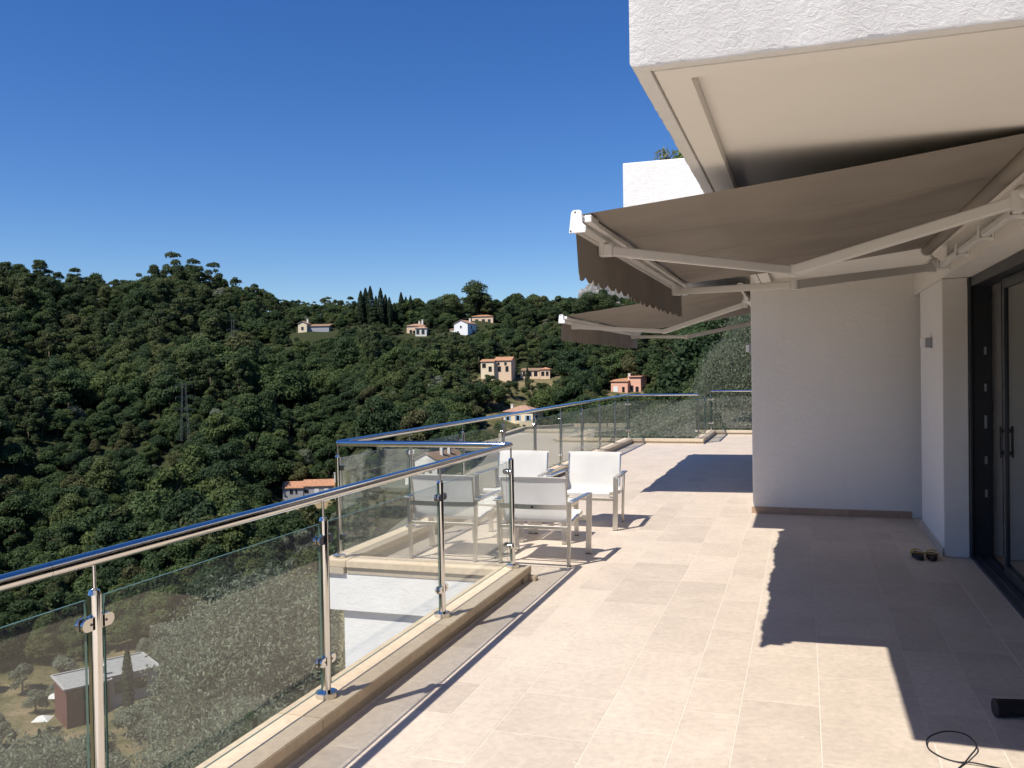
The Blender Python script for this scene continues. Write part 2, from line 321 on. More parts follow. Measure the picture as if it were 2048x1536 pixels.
for n in (n1, n2): t.links.new(g.outputs['Position'], n.inputs['Vector'])
r1 = ramp(t, n1.outputs[0], [(0.35, (0.06, 0.07, 0.028)), (0.5, (0.15, 0.13, 0.065)), (0.66, (0.27, 0.205, 0.12))])
r2 = ramp(t, n2.outputs[0], [(0.3, (0.5, 0.5, 0.5)), (0.7, (1.2, 1.2, 1.2))])
mx = N(t, 'ShaderNodeMix', data_type='RGBA', blend_type='MULTIPLY'); mx.inputs[0].default_value = 1
t.links.new(r1.outputs[0], mx.inputs[6]); t.links.new(r2.outputs[0], mx.inputs[7]); t.links.new(mx.outputs[2], p.inputs['Base Color'])
b = N(t, 'ShaderNodeBump', i_Strength=0.8, i_Distance=0.3); t.links.new(n2.outputs[0], b.inputs['Height']); t.links.new(b.outputs[0], p.inputs['Normal'])
wd = np.clip((np.hypot(V[:, 0], V[:, 1]) - np.interp(np.degrees(np.arctan2(V[:, 0], V[:, 1])), [-180, -55, -36, -31, -27, -10, 180], [200, 200, 200, 185, 65, 50, 40])) / 15, 0, 1)
for a_, r_, q_ in ((-17.9, 290, 17), (-11.05, 318, 13), (-19.2, 322, 19), (-16.9, 326, 15), (-31.2, 276, 12), (-36.0, 404, 22), (-22.5, 322, 11), (-17.5, 308, 14)):
    x_, y_ = pol(a_, r_); wd = wd * np.clip((np.hypot(V[:, 0] - x_, V[:, 1] - y_) - q_ * 0.7) / (q_ * 0.4), 0, 1)
at = me.attributes.new('wooded', 'FLOAT', 'POINT'); at.data.foreach_set('value', np.concatenate([wd, [0]]).astype(np.float32))
av = N(t, 'ShaderNodeAttribute', attribute_name='wooded'); mw = N(t, 'ShaderNodeMix', data_type='RGBA'); r3 = ramp(t, n2.outputs[0], [(0.35, (0.022, 0.030, 0.012)), (0.7, (0.055, 0.058, 0.026))])
t.links.new(av.outputs['Fac'], mw.inputs[0]); t.links.new(mx.outputs[2], mw.inputs[6]); t.links.new(r3.outputs[0], mw.inputs[7]); t.links.new(mw.outputs[2], p.inputs['Base Color'])
me.materials.append(gm); me.polygons.foreach_set('use_smooth', [True] * len(me.polygons)); go = link('ground', me)
tag(go, 'dry hillside and valley ground below the terrace and under the woods', 'ground', kind='structure')

# ================================================================== TERRACE
XN, XL = -2.185, -3.715                       # balustrade lines
KI, KO = -2.065, -2.30                        # kerb near run, inner / outer
LI, LO = -3.60, -3.83
Y0, YS, YF, YE = -4.0, 6.57, 19.45, 22.2
XB = -0.56                                    # face of the second block
KZ = 0.105
fl = MB()
fl.box(KO + 0.06, Y0, -0.30, 1.62, 6.56, -0.0012); fl.box(LO + 0.20, 6.56, -0.30, 1.62, 10.42, -0.0012)
fl.box(LO + 0.02, 10.42, -0.30, XB + 0.3, YF + 0.1, -0.0012); fl.box(KO + 0.02, YF + 0.1, -0.30, XB + 0.3, YE + 0.1, -0.0012)
floor = tag(fl.obj('terrace_floor', GROUT), 'beige limestone paved terrace floor', 'floor', kind='structure')
courses = [(-3.60, -3.33), (-3.33, -2.87), (-2.87, -2.42), (-2.42, -2.065), (-2.065, -1.87), (-1.87, -1.632), (-1.632, -1.372), (-1.372, -0.921), (-0.921, -0.568), (-0.568, -0.31), (-0.31, 0.055), (0.055, 0.52), (0.52, 0.79), (0.79, 1.097), (1.102, 1.318)]
starts = {7: [1.9, 2.6, 3.19, 3.80, 4.305, 4.80, 5.594, 6.143], 8: [1.7, 2.4, 3.1, 3.97, 5.11, 5.9], 6: [2.1, 2.9, 3.446, 4.69, 5.6], 5: [2.0, 2.8, 3.925, 4.36, 5.197, 5.96], 9: [2.2, 3.3, 4.28, 4.75, 5.667, 6.4], 10: [2.4, 3.3, 4.506, 5.26, 6.1], 11: [2.0, 2.9, 3.852, 4.944, 5.7]}
G = 0.0021
def tile_mb(mb, x0, y0, x1, y1):
    c = 0.0012; a, b_, e, f_ = x0 + G, y0 + G, x1 - G, y1 - G
    V = [(a, b_, -0.0011), (e, b_, -0.0011), (e, f_, -0.0011), (a, f_, -0.0011), (a, b_, -c / 2), (e, b_, -c / 2), (e, f_, -c / 2), (a, f_, -c / 2),
         (a + c, b_ + c, 0), (e - c, b_ + c, 0), (e - c, f_ - c, 0), (a + c, f_ - c, 0)]
    F = [(8, 9, 10, 11)] + [(i, (i + 1) % 4, 4 + (i + 1) % 4, 4 + i) for i in range(4)] + [(4 + i, 4 + (i + 1) % 4, 8 + (i + 1) % 4, 8 + i) for i in range(4)]
    mb.add(V, F)
def course_limits(i):
    x0, x1 = courses[i]
    if x1 <= KI + 0.01: return 6.685, YF - 0.115
    if i == 14: return 1.5, 8.30
    if x0 >= XB - 0.02: return 1.5, 10.29
    return 1.5, YE - 0.115
far_t = MB(); rest = MB(); ntile = 0
for i, (x0, x1) in enumerate(courses):
    ya, yb = course_limits(i); ys = list(starts.get(i, [ya + random.uniform(0, 0.5)]))
    if i < 4: ys = [ya]
    ys = [y for y in ys if y >= ya]
    if not ys or ys[0] > ya + 0.01: ys = [ya] + ys
    while ys[-1] < yb: ys.append(ys[-1] + random.choice((0.5, 0.6, 0.72, 0.85, 0.96)))
    ys[-1] = yb
    if len(ys) > 2 and ys[-1] - ys[-2] < 0.15: ys.pop(-2)
    for a, b_ in zip(ys[:-1], ys[1:]):
        if b_ > 2.6 and a < 13.2:
            mb = MB(); tile_mb(mb, x0, a, x1, b_); o = mb.obj('paving_tile', TILE, floor); ntile += 1
        else: tile_mb(far_t, x0, a, x1, b_)
far_o = far_t.obj('distant_paving_tiles', TILE, floor); far_o['kind'] = 'stuff'

# kerbs: coping slab on a plinth
kerb = empty('terrace_kerb', (0, 0, 0)); tag(kerb, 'cream stone kerb with coping under the glass balustrade', 'kerb', kind='structure')
def kerb_run(x0, y0, x1, y1, inner):
    """inner: side with the overhang, one of +x -x +y -y"""
    L = max(x1 - x0, y1 - y0); n = max(1, round(L / 1.43)); alongy = (y1 - y0) > (x1 - x0)
    for i in range(n):
        a, b_ = i / n, (i + 1) / n; gp = 0.0012
        mb = MB()
        if alongy: mb.box(x0, y0 + (y1 - y0) * a + gp, 0.05, x1, y0 + (y1 - y0) * b_ - gp, KZ)
        else: mb.box(x0 + (x1 - x0) * a + gp, y0, 0.05, x0 + (x1 - x0) * b_ - gp, y1, KZ)
        mb.obj('coping_stone', COPING, kerb, bevel=0.004, seg=2)
    d = 0.016; e = 0.02; ax, ay, bx, by = x0 + e, y0 + (0 if alongy else e), x1 - e, y1 - (0 if alongy else e)
    if not alongy: ax, bx = x0, x1
    MB().box(ax, ay, -0.004, bx, by, 0.0495).obj('plinth', PLINTH, kerb)
kerb_run(KO, Y0, KI, 6.462, '+x')
kerb_run(LI, 6.464, KI, 6.682, '+y')
kerb_run(LO, 6.464, LI - 0.002, 19.33, '+x')
kerb_run(LO, 19.332, KI, 19.57, '-y')
kerb_run(KO, 19.572, KI, 22.08, '+x')
kerb_run(KO, 22.082, XB + 0.1, 22.32, '-y')
dn = MB(); dn.box(-2.06, 6.60, 0.002, -2.01, 6.625, 0.035); dn.box(-2.06, 6.64, 0.002, -2.01, 6.665, 0.035)
tag(dn.obj('drain_block', COPING, None), 'small pale stone drain blocks at the end of the kerb by the corner post', 'drain')

# retaining walls under the terrace
rw = empty('retaining_wall', (0, 0, 0), 0, 'white rendered terrace edge and retaining wall below the stone kerb', 'wall')
m = MB(); m.box(LO + 0.03, 6.490, -0.31, KO - 0.004, 6.80, -0.0045); m.obj('slab_edge', WHITE, rw)
m = MB(); m.box(LO + 0.17, 6.535, -6.0, KO + 0.05, 6.80, -0.312); m.obj('wall_panel', WHITE, rw)
m = MB(); m.box(KO + 0.05, Y0, -6.0, KO + 0.25, 6.60, -0.302); m.obj('wall_panel', WHITE, rw)
m = MB(); m.box(LO + 0.172, 6.802, -6.0, LO + 0.32, 19.6, -0.302); m.obj('wall_panel', WHITE, rw)
m = MB(); m.box(KO + 0.05, 19.602, -6.0, KO + 0.25, 22.3, -0.302); m.obj('wall_panel', WHITE, rw)

# ================================================================== BALUSTRADE
bal = empty('glass_balustrade', (XN, 2.28, 0.105), 0, 'clear glass balustrade with polished steel posts and round handrail along the terrace edge', 'balustrade')
def relp(p): return (p[0] - XN, p[1] - 2.28, p[2] - 0.105)
RZ = 1.066; RR_ = 0.0245
corners = [(XN, Y0), (XN, YS), (XL, YS), (XL, YF), (XN, YF), (XN, YE), (XB - 0.003, YE)]
def handrail(pts):
    m = MB(); m.tube([relp((*p, RZ)) for p in pts], RR_, 20); m.obj('handrail', STEEL, bal, smooth=True)
pieces = []
for i in range(len(corners) - 1):
    (xa, ya), (xb, yb) = corners[i], corners[i + 1]; d = Vector((xb - xa, yb - ya)); L = d.length; d.normalize(); c = 0.03
    a = (xa + d.x * c, ya + d.y * c) if i > 0 else (xa, ya); b_ = (xb - d.x * c, yb - d.y * c) if i < len(corners) - 2 else (xb, yb)
    n = 2 if i == 0 else 1
    if i == 0:
        handrail([(xa, ya), (xa, 2.095)]); handrail([(xa, 2.0965), b_])
    else: handrail([a, b_])
    if i < len(corners) - 2:
        (xc, yc) = corners[i + 2]; d2 = Vector((xc - xb, yc - yb)).normalized()
        arc = []
        for k in range(7):
            s_ = k / 6; p0 = Vector((xb, yb)) - d * c; p2 = Vector((xb, yb)) + d2 * c; p1 = Vector((xb, yb))
            arc.append(p0 * (1 - s_) ** 2 + p1 * 2 * s_ * (1 - s_) + p2 * s_ ** 2)
        m = MB(); m.tube([relp((p.x, p.y, RZ)) for p in arc], RR_ * 1.012, 20); m.obj('rail_elbow', STEEL, bal, smooth=True)
def make_post():
    m = MB(); m.cyl((0, 0, 0.026), (0, 0, 0.845), 0.0215, n=24, caps=False); m.cyl((0, 0, 0.845), (0, 0, 0.858), 0.0215, 0.017, n=24)
    post = m.obj('post', STEEL, bal, smooth=True)
    MB().cyl((0, 0, 0), (0, 0, 0.026), 0.0525, 0.0525, 28).obj('base_plate', STEEL, post, bevel=0.002, seg=2)
    m = MB(); m.cyl((0, 0, 0.85), (0, 0, 0.945), 0.0065, n=12); m.ball((0, 0, 0.859), 0.011, 0.011, 0.007); m.obj('rail_pin', STEEL, post, smooth=True)
    return post
def make_clamp():
    """D-shaped glass clamp, local +x away from the post"""
    m = MB(); poly = [(0.016, -0.021), (0.047, -0.021)] + [(0.047 + 0.021 * math.sin(a), -0.021 * math.cos(a)) for a in np.linspace(0.25, math.pi - 0.25, 9)] + [(0.047, 0.021), (0.016, 0.021)]
    for sy in (-1, 1): m.prism(poly, lambda x, z, s=sy: (x, s * 0.006, z), lambda x, z, s=sy: (x, s * 0.0165, z))
    m.box(0.014, -0.0165, -0.020, 0.026, 0.0165, 0.020); m.box(0.026, -0.0059, -0.019, 0.064, -0.0052, 0.019, 1); m.box(0.026, 0.0052, -0.019, 0.064, 0.0059, 0.019, 1)
    for sy in (-1, 1): m.cyl((0.032, sy * 0.0160, 0), (0.032, sy * 0.0182, 0), 0.0048, n=10, m=1)
    cl = m.obj('clamp', [STEEL, RUBBER], None, bevel=0.002, seg=2)
    return cl
post0 = make_post(); clamp0 = make_clamp()
def put_post(x, y, dirs):
    p_ = copy_tree(post0, bal)
    p_.location = relp((x, y, KZ))
    for ang in dirs:
        for z in (0.175, 0.755):
            c = clamp0.copy(); COL.objects.link(c); c.parent = p_; c.location = (0, 0, z); c.rotation_euler = (0, 0, ang)
def panel(xa, ya, xb, yb):
    d = Vector((xb - xa, yb - ya)); L = d.length; d.normalize(); g_ = 0.040; ang = math.atan2(d.y, d.x); T = 0.005
    m = MB(); x0, x1, z0, z1 = g_, L - g_, 0.05, 0.835
    m.add([(x0, -T, z0), (x1, -T, z0), (x1, -T, z1), (x0, -T, z1)], [(0, 1, 2, 3)], 0)
    m.add([(x0, T, z0), (x1, T, z0), (x1, T, z1), (x0, T, z1)], [(3, 2, 1, 0)], 0)
    e = 0.0004
    m.add([(x0, -T, z0), (x1, -T, z0), (x1, T, z0), (x0, T, z0)], [(0, 1, 2, 3)], 1); m.add([(x0, -T, z1), (x1, -T, z1), (x1, T, z1), (x0, T, z1)], [(0, 1, 2, 3)], 1)
    for x in (x0, x1): m.add([(x, -T, z0), (x, T, z0), (x, T, z1), (x, -T, z1)], [(0, 1, 2, 3)], 1)
    o = m.obj('glass_panel', [GLASS, GEDGE], bal); o.location = relp((xa, ya, KZ)); o.rotation_euler = (0, 0, ang)
H = math.pi / 2
near_ys = [-2.04, -0.6, 0.84, 2.28, 3.715, 5.145, YS]
for i, y in enumerate(near_ys):
    put_post(XN, y, [-H, H] if y < YS else [-H, math.pi])
    if i: panel(XN, near_ys[i - 1], XN, y)
panel(XL, YS, XN, YS)
nl = 9; left_ys = [YS + (YF - YS) * i / nl for i in range(nl + 1)]
for i, y in enumerate(left_ys):
    put_post(XL, y, [0, H] if i == 0 else ([-H, 0] if i == nl else [-H, H]))
    if i: panel(XL, left_ys[i - 1], XL, y)
panel(XL, YF, XN, YF)
put_post(XN, YF, [math.pi, H]); put_post(XN, (YF + YE) / 2, [-H, H]); put_post(XN, YE, [-H, 0]); put_post(-0.80, YE, [math.pi, 0])
panel(XN, YF, XN, (YF + YE) / 2); panel(XN, (YF + YE) / 2, XN, YE); panel(XN, YE, -0.80, YE)
bpy.data.objects.remove(clamp0)
for c in list(post0.children): bpy.data.objects.remove(c)
bpy.data.objects.remove(post0)

# ================================================================== HOUSE
house = empty('house', (1.12, 5.0, 0), 0, 'white rendered modern house with overhanging upper floor and dark sliding door', 'house')
house.location = (0, 0, 0)
ZS, ZI = 2.57, 2.625                          # soffit border / inner soffit
m = MB(); m.box(1.12, 8.30, 0.0, 1.32, 9.76, 2.372); m.obj('wall_pier', WALL, house, bevel=0.006)
m = MB(); m.box(1.12, 1.6, 2.374, 1.60, 10.295, 2.68); m.obj('lintel', WALL, house)
m = MB(); m.box(1.12, -6.0, 0.0, 1.60, 1.598, 6.0); m.obj('facade_wall', WALL, house)
m = MB(); m.box(1.322, 8.46, -0.2, 1.60, 9.758, 2.372); m.obj('facade_wall', WALL, house)
m = MB(); m.box(XB, 10.30, -0.004, 3.0, 10.62, 2.697); m.obj('end_wall', WALL, house, bevel=0.012, seg=2)
m = MB(); m.box(XB + 0.004, 10.622, -0.3, XB + 0.30, 17.2, 2.697); m.box(XB + 0.30, 16.9, -0.3, 3.0, 17.2, 2.697); m.obj('facade_wall', WALL, house)
# upper slab over the first bay: body, drip border, recessed inner soffit
SX0, SY0, SY1, SX1 = -0.495, 2.70, 10.6, 5.0
m = MB(); m.box(SX0 + 0.054, SY0 + 0.054, ZI + 0.06, SX1, SY1, 4.58); m.obj('upper_storey', WHITE, house)
m = MB(); q = 0.053; path = [(SX0, y, 0) for y in np.arange(SY1, SY0 + 0.03, -0.045)] + [(SX0, SY0, 2)] + [(x, SY0, 1) for x in np.arange(SX0 + 0.045, SX1, 0.045)]
Vf = []; fr = random.Random(3)
for (x, y, k) in path:
    ox, oy = ((1, 0), (0, 1), (1, 1))[(0, 1, 2).index(k)]; j = fr.uniform(-0.0035, 0.003) + 0.002 * math.sin(x * 3 + y * 2); c_ = 0.006 + fr.uniform(-0.003, 0.004)
    Vf += [(x, y, 4.6), (x, y, ZS + c_ + 0.004 + j), (x + ox * c_, y + oy * c_, ZS + j * 0.6), (x + ox * q, y + oy * q, ZS), (x + ox * q, y + oy * q, 4.6)]
n_ = len(path); m.add(Vf, [(i * 5 + k, i * 5 + (k + 1) % 5, i * 5 + 5 + (k + 1) % 5, i * 5 + 5 + k) for i in range(n_ - 1) for k in range(5)] + [(0, 1, 2, 3, 4), tuple((n_ - 1) * 5 + k for k in (4, 3, 2, 1, 0))])
m.obj('fascia', WHITE, house, smooth=True)
m = MB()
m.box(SX0 + 0.067, SY0 + 0.067, ZS, SX0 + 0.165, SY1, ZI + 0.059); m.box(SX0 + 0.165, SY0 + 0.067, ZS, SX1, SY0 + 0.165, ZI + 0.059)
m.obj('soffit_border', SOFF, house)
m = MB(); m.box(SX0 + 0.056, SY0 + 0.056, ZS + 0.014, SX0 + 0.066, SY1, ZI + 0.059); m.box(SX0 + 0.066, SY0 + 0.056, ZS + 0.014, SX1, SY0 + 0.066, ZI + 0.059); m.obj('drip_groove', SOFF, house)
m = MB(); m.box(SX0 + 0.166, SY0 + 0.166, ZI, 1.118, 10.298, ZI + 0.058); m.obj('soffit', SOFF, house)
# planter box of the next upper floor
BX0, BY0 = -1.50, 7.77
m = MB(); m.box(BX0, BY0, 2.70, SX0 - 0.003, 17.4, 3.465); m.box(SX0 - 0.003, 10.625, 2.70, 3.0, 17.4, 3.465); m.obj('planter_parapet', WHITE, house, bevel=0.006)
# skirting
m = MB(); m.box(XB - 0.014, 10.286, 0.001, -0.16, 10.2985, 0.075); m.obj('skirting', SKIRT, house, bevel=0.002)
m = MB(); m.box(-0.158, 10.286, 0.001, 0.44, 10.2985, 0.075); m.obj('skirting', SKIRT, house, bevel=0.002)
m = MB(); m.box(0.442, 10.286, 0.001, 1.08, 10.2985, 0.075); m.obj('skirting', SKIRT, house, bevel=0.002)
m = MB(); m.box(1.106, 8.29, 0.001, 1.1185, 9.75, 0.075); m.obj('skirting', TILE, house, bevel=0.002)
# room behind the door
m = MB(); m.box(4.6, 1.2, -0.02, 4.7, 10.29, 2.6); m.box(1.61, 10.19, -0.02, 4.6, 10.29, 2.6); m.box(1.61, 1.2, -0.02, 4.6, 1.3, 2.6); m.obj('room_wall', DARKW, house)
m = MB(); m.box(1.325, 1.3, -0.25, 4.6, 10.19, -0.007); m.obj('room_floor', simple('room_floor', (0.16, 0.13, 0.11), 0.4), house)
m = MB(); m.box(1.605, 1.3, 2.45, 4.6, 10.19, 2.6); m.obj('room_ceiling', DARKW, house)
# sliding door
door = empty('sliding_door'); door.parent = house
m = MB(); m.box(1.335, 8.302, 0.0, 1.50, 8.458, 2.372); m.box(1.322, 8.25, 0, 1.345, 8.302, 2.372); m.obj('jamb', FRAME, door, bevel=0.004)
m = MB(); m.box(1.335, 1.6, 2.29, 1.50, 8.30, 2.372); m.obj('head_rail', FRAME, door, bevel=0.004)
m = MB(); m.box(1.325, 1.6, -0.003, 1.505, 8.30, 0.022); m.box(1.38, 1.6, 0.022, 1.392, 8.3, 0.032); m.box(1.45, 1.6, 0.022, 1.462, 8.3, 0.032); m.obj('threshold', simple('sill_metal', (0.05, 0.055, 0.075), 0.45, 0.3), door)
for z in (0.52, 0.80, 1.10, 1.41, 1.72):
    hgt = 0.11 if abs(z - 1.10) < 0.01 else 0.065
    m = MB(); m.box(1.438, 8.2965, z, 1.458, 8.3012, z + hgt); m.obj('strike_plate', BRASS, door, bevel=0.001)
def leaf(x, ya, yb, handle=None):
    for (a, b_, c, d_) in ((ya, ya + 0.07, 0.035, 2.285), (yb - 0.07, yb, 0.035, 2.285)):
        m = MB(); m.box(x - 0.022, a, c, x + 0.022, b_, d_); m.obj('stile', FRAME, door, bevel=0.003)
    m = MB(); m.box(x - 0.022, ya + 0.071, 0.035, x + 0.022, yb - 0.071, 0.11); m.obj('bottom_rail', FRAME, door, bevel=0.003)
    m = MB(); m.box(x - 0.022, ya + 0.071, 2.21, x + 0.022, yb - 0.071, 2.285); m.obj('top_rail', FRAME, door, bevel=0.003)
    m = MB(); m.box(x - 0.006, ya + 0.072, 0.111, x + 0.006, yb - 0.072, 2.209); m.obj('door_pane', PANE, door)
    if handle is not None:
        m = MB(); m.box(x - 0.055, handle - 0.015, 0.93, x - 0.04, handle + 0.015, 1.17); m.box(x - 0.041, handle - 0.01, 0.95, x - 0.0225, handle + 0.01, 0.98); m.box(x - 0.041, handle - 0.01, 1.12, x - 0.0225, handle + 0.01, 1.15); m.obj('door_handle', BLACK, door, bevel=0.003)
leaf(1.455, 5.25, 7.55, 7.515); leaf(1.386, 4.15, 6.42)
cm = MB(); pts = [(1.66 + 0.045 * math.sin(k * 1.15), 6.0 + k * 0.02) for k in range(62)]
cm.add([(x, y, 0.01) for x, y in pts] + [(x, y, 2.44) for x, y in pts], [(i, i + 1, 62 + i + 1, 62 + i) for i in range(61)])
tag(cm.obj('curtain', CURT, None, smooth=True), 'grey pleated curtain hanging behind the sliding glass door', 'curtain')

# ================================================================== WALL LAMPS
def wall_lamp(loc, rz, label):
    t = empty('wall_lamp', loc, rz, label, 'lamp', 'wall lamps')
    m = MB(); m.box(-0.055, -0.008, -0.05, 0.055, 0.0, 0.05); m.obj('back_plate', GREYM, t, bevel=0.002)
    m = MB(); m.box(-0.05, -0.055, -0.045, 0.05, -0.0085, 0.045); m.obj('lamp_body', GREYM, t, bevel=0.004, seg=2)
    m = MB(); m.box(-0.045, -0.092, -0.04, 0.045, -0.0555, 0.04); m.obj('diffuser', OPAL, t, bevel=0.002)
wall_lamp((1.1195, 8.95, 1.845), -H, 'small grey box wall lamp on the narrow white pier beside the door')
wall_lamp((XB - 0.001, 10.95, 1.87), -H, 'small grey box wall lamp just past the far wall corner')

# ================================================================== AWNINGS
def awning(label, xw, y0, y1, xf, zf, zw, wall_x):
    a = empty('awning', (wall_x, (y0 + y1) / 2, zw), 0, label, 'awning', 'retractable awnings on the house')
    o0 = Vector(a.location)
    R_ = lambda p: tuple(Vector(p) - o0)
    # canvas: grid with a little sag, seams every panel
    nx, ny = 14, 48; V = []; F = []
    for i in range(nx + 1):
        s_ = i / nx; x = xw + (xf - xw) * s_
        for j in range(ny + 1):
            q = j / ny; y = y0 + 0.03 + (y1 - y0 - 0.06) * q
            z = zw + (zf - zw) * s_ - 0.018 * math.sin(math.pi * s_) * (0.6 + 0.4 * math.sin(q * 9)) - 0.006 * s_ * math.sin(q * 17)
            V.append(R_((x, y, z)))
    for i in range(nx):
        for j in range(ny): F.append((i * (ny + 1) + j, (i + 1) * (ny + 1) + j, (i + 1) * (ny + 1) + j + 1, i * (ny + 1) + j + 1))
    m = MB(); m.add(V, F); can = m.obj('canopy', AWN, a, smooth=True)
    for k in range(1, 4):
        yy = y0 + (y1 - y0) * k / 4; pts = []
        for i in range(nx + 1):
            s_ = i / nx; q = k / 4
            pts.append((xw + (xf - xw) * s_, yy, zw + (zf - zw) * s_ - 0.018 * math.sin(math.pi * s_) * (0.6 + 0.4 * math.sin(q * 9)) - 0.006 * s_ * math.sin(q * 17) - 0.0009))
        m = MB()
        for p0, p1 in zip(pts[:-1], pts[1:]): m.bar(R_(p0), R_(p1), 0.026, 0.0008)
        m.obj('seam', AWN, can)
    # front bar: main profile with gutter and lip
    m = MB(); z0 = zf - 0.075
    m.box(*R_((xf - 0.045, y0, z0)), *R_((xf + 0.012, y1, zf - 0.006)))
    m.box(*R_((xf + 0.012, y0 + 0.01, z0 + 0.034)), *R_((xf + 0.045, y1 - 0.01, z0 + 0.06)))
    m.box(*R_((xf - 0.035, y0 + 0.005, z0 - 0.016)), *R_((xf - 0.015, y1 - 0.005, z0)))
    m.box(*R_((xf + 0.012, y0 + 0.012, z0 + 0.004)), *R_((xf + 0.022, y1 - 0.012, z0 + 0.014)))
    m.obj('front_bar', ALU, a, bevel=0.003)
    m = MB(); m.box(*R_((xf + 0.02, y0 + 0.004, z0 + 0.03)), *R_((xf + 0.055, y0 + 0.16, z0 + 0.066))); m.obj('bar_fitting', ALU, a, bevel=0.004)
    cap = [(-0.052, 0.0), (0.028, 0.0), (0.032, 0.03), (0.014, 0.045), (0.012, 0.098), (0.002, 0.108), (-0.03, 0.108), (-0.04, 0.098)]
    for yy, s_ in ((y0, -1), (y1, 1)):
        m = MB(); zc = z0 - 0.018
        m.prism(cap, lambda x, z: R_((xf + x, yy, zc + z)), lambda x, z: R_((xf + x, yy + s_ * 0.012, zc + z)))
        c = m.obj('end_cap', CAPW, a, bevel=0.002, seg=2)
        m = MB()
        for (x, z) in ((-0.02, 0.098), (-0.043, 0.01)): m.cyl(R_((xf + x, yy + s_ * 0.0125, zc + z)), R_((xf + x, yy + s_ * 0.014, zc + z)), 0.004, n=10)
        m.obj('cap_screw', RUBBER, c)
    # scalloped valance
    nv = int((y1 - y0) / 0.012); V = []; F = []; per = 0.172; rows = 6
    for j in range(nv + 1):
        y = y0 + 0.02 + (y1 - y0 - 0.04) * j / nv; u = ((y - y0) / per) % 1.0
        drop = 0.198 + 0.030 * math.sin(math.pi * u) ** 0.7 + 0.006 * math.sin(y * 2.3)
        if y - y0 < 0.05: drop -= 0.02
        for k in range(rows + 1):
            s_ = k / rows
            V.append(R_((xf - 0.026 + s_ * (0.011 * math.sin(y * 5.1 + 0.4) + 0.006 * math.sin(y * 13.0 + 1) + 0.010) , y, z0 - 0.008 - drop * s_)))
    for j in range(nv):
        for k in range(rows):
            b_ = j * (rows + 1) + k; F.append((b_, b_ + 1, b_ + rows + 2, b_ + rows + 1))
    m = MB(); m.add(V, F); val = m.obj('valance', AWN, a, smooth=True)
    m = MB(); pts = [V[j * (rows + 1) + rows] for j in range(0, nv + 1)]; m.tube(pts, 0.0022, 5); m.obj('edge_binding', simple('binding_%s' % a.name, (0.30, 0.26, 0.21), 0.8), val)
    # roller, wall bar and brackets
    m = MB(); m.cyl(R_((xw + 0.02, y0 + 0.03, zw - 0.02)), R_((xw + 0.02, y1 - 0.03, zw - 0.02)), 0.042, n=24); m.obj('roller', AWN, a, smooth=True)
    m = MB(); m.box(*R_((wall_x - 0.075, y0 + 0.02, zw - 0.175)), *R_((wall_x - 0.035, y1 - 0.02, zw - 0.135))); m.obj('torsion_bar', ALU, a, bevel=0.003)
    for q in (0.02, 0.30, 0.52, 0.74, 0.97):
        yy = y0 + (y1 - y0) * q
        m = MB(); m.box(*R_((wall_x - 0.090, yy - 0.03, zw - 0.195)), *R_((wall_x - 0.001, yy + 0.03, zw - 0.177)))
        m.box(*R_((wall_x - 0.016, yy - 0.03, zw - 0.177)), *R_((wall_x - 0.001, yy + 0.03, zw - 0.08))); m.box(*R_((wall_x - 0.092, yy - 0.012, zw - 0.18)), *R_((wall_x - 0.080, yy + 0.012, zw - 0.10)))
        br = m.obj('wall_bracket', ALU, a, bevel=0.002)
    for yy, s_ in ((y0 + 0.01, -1), (y1 - 0.01, 1)):
        m = MB(); m.cyl(R_((xw + 0.02, yy - 0.012, zw - 0.02)), R_((xw + 0.02, yy + 0.012, zw - 0.02)), 0.05, n=20); m.bar(R_((xw + 0.02, yy, zw - 0.04)), R_((wall_x - 0.05, yy, zw - 0.15)), 0.022, 0.07, up=(0, 1, 0)); m.obj('roller_bracket', ALU, a, bevel=0.002)
    # folding arms
    for (ys, ye, yf_) in ((y0 + 0.78, y0 + 1.50, y0 + 0.51), (y1 - 0.03, y1 - 1.40, y1 - 0.66)):
        arm = empty('arm'); arm.parent = a
        ps = Vector((wall_x - 0.10, ys, zw - 0.16)); pe = Vector(((xw + xf) / 2 - 0.03, ye, zf - 0.165)); pf = Vector((xf + 0.02, yf_, zf - 0.115))
        m = MB(); m.bar(R_(ps), R_(pe), 0.036, 0.062); m.obj('upper_arm', ALU, arm, bevel=0.006, seg=2)
        d = (pf - pe).normalized()
        m = MB(); m.bar(R_(pe + d * 0.03), R_(pf), 0.032, 0.052); m.obj('forearm', ALU, arm, bevel=0.006, seg=2)
        m = MB(); m.cyl(R_(pe + Vector((0, 0, -0.034))), R_(pe + Vector((0, 0, 0.034))), 0.028, n=16); m.obj('elbow_joint', ALU, arm, bevel=0.002)
        m = MB(); m.cyl(R_(ps + Vector((-0.02, 0, -0.045))), R_(ps + Vector((-0.02, 0, 0.045))), 0.036, n=18); m.ball(R_(ps + Vector((-0.0, 0, 0.03))), 0.045, 0.045, 0.045); m.obj('shoulder_joint', ALU, arm, smooth=True)
        m = MB(); m.box(*R_(pf + Vector((-0.04, -0.03, -0.03))), *R_(pf + Vector((-0.012, 0.03, 0.075)))); m.box(*R_(pf + Vector((-0.02, -0.018, -0.032))), *R_(pf + Vector((0.03, 0.018, 0.032)))); m.obj('arm_bracket', ALU, arm, bevel=0.004)
    return a
awning('brown awning over the doorway, its near end cap against the sky', 0.95, 4.10, 7.985, -1.0, 2.39, 2.60, 1.12)
awning('brown awning farther along the house, past the grey end wall', -0.70, 10.47, 15.75, -2.79, 2.31, 2.585, XB)

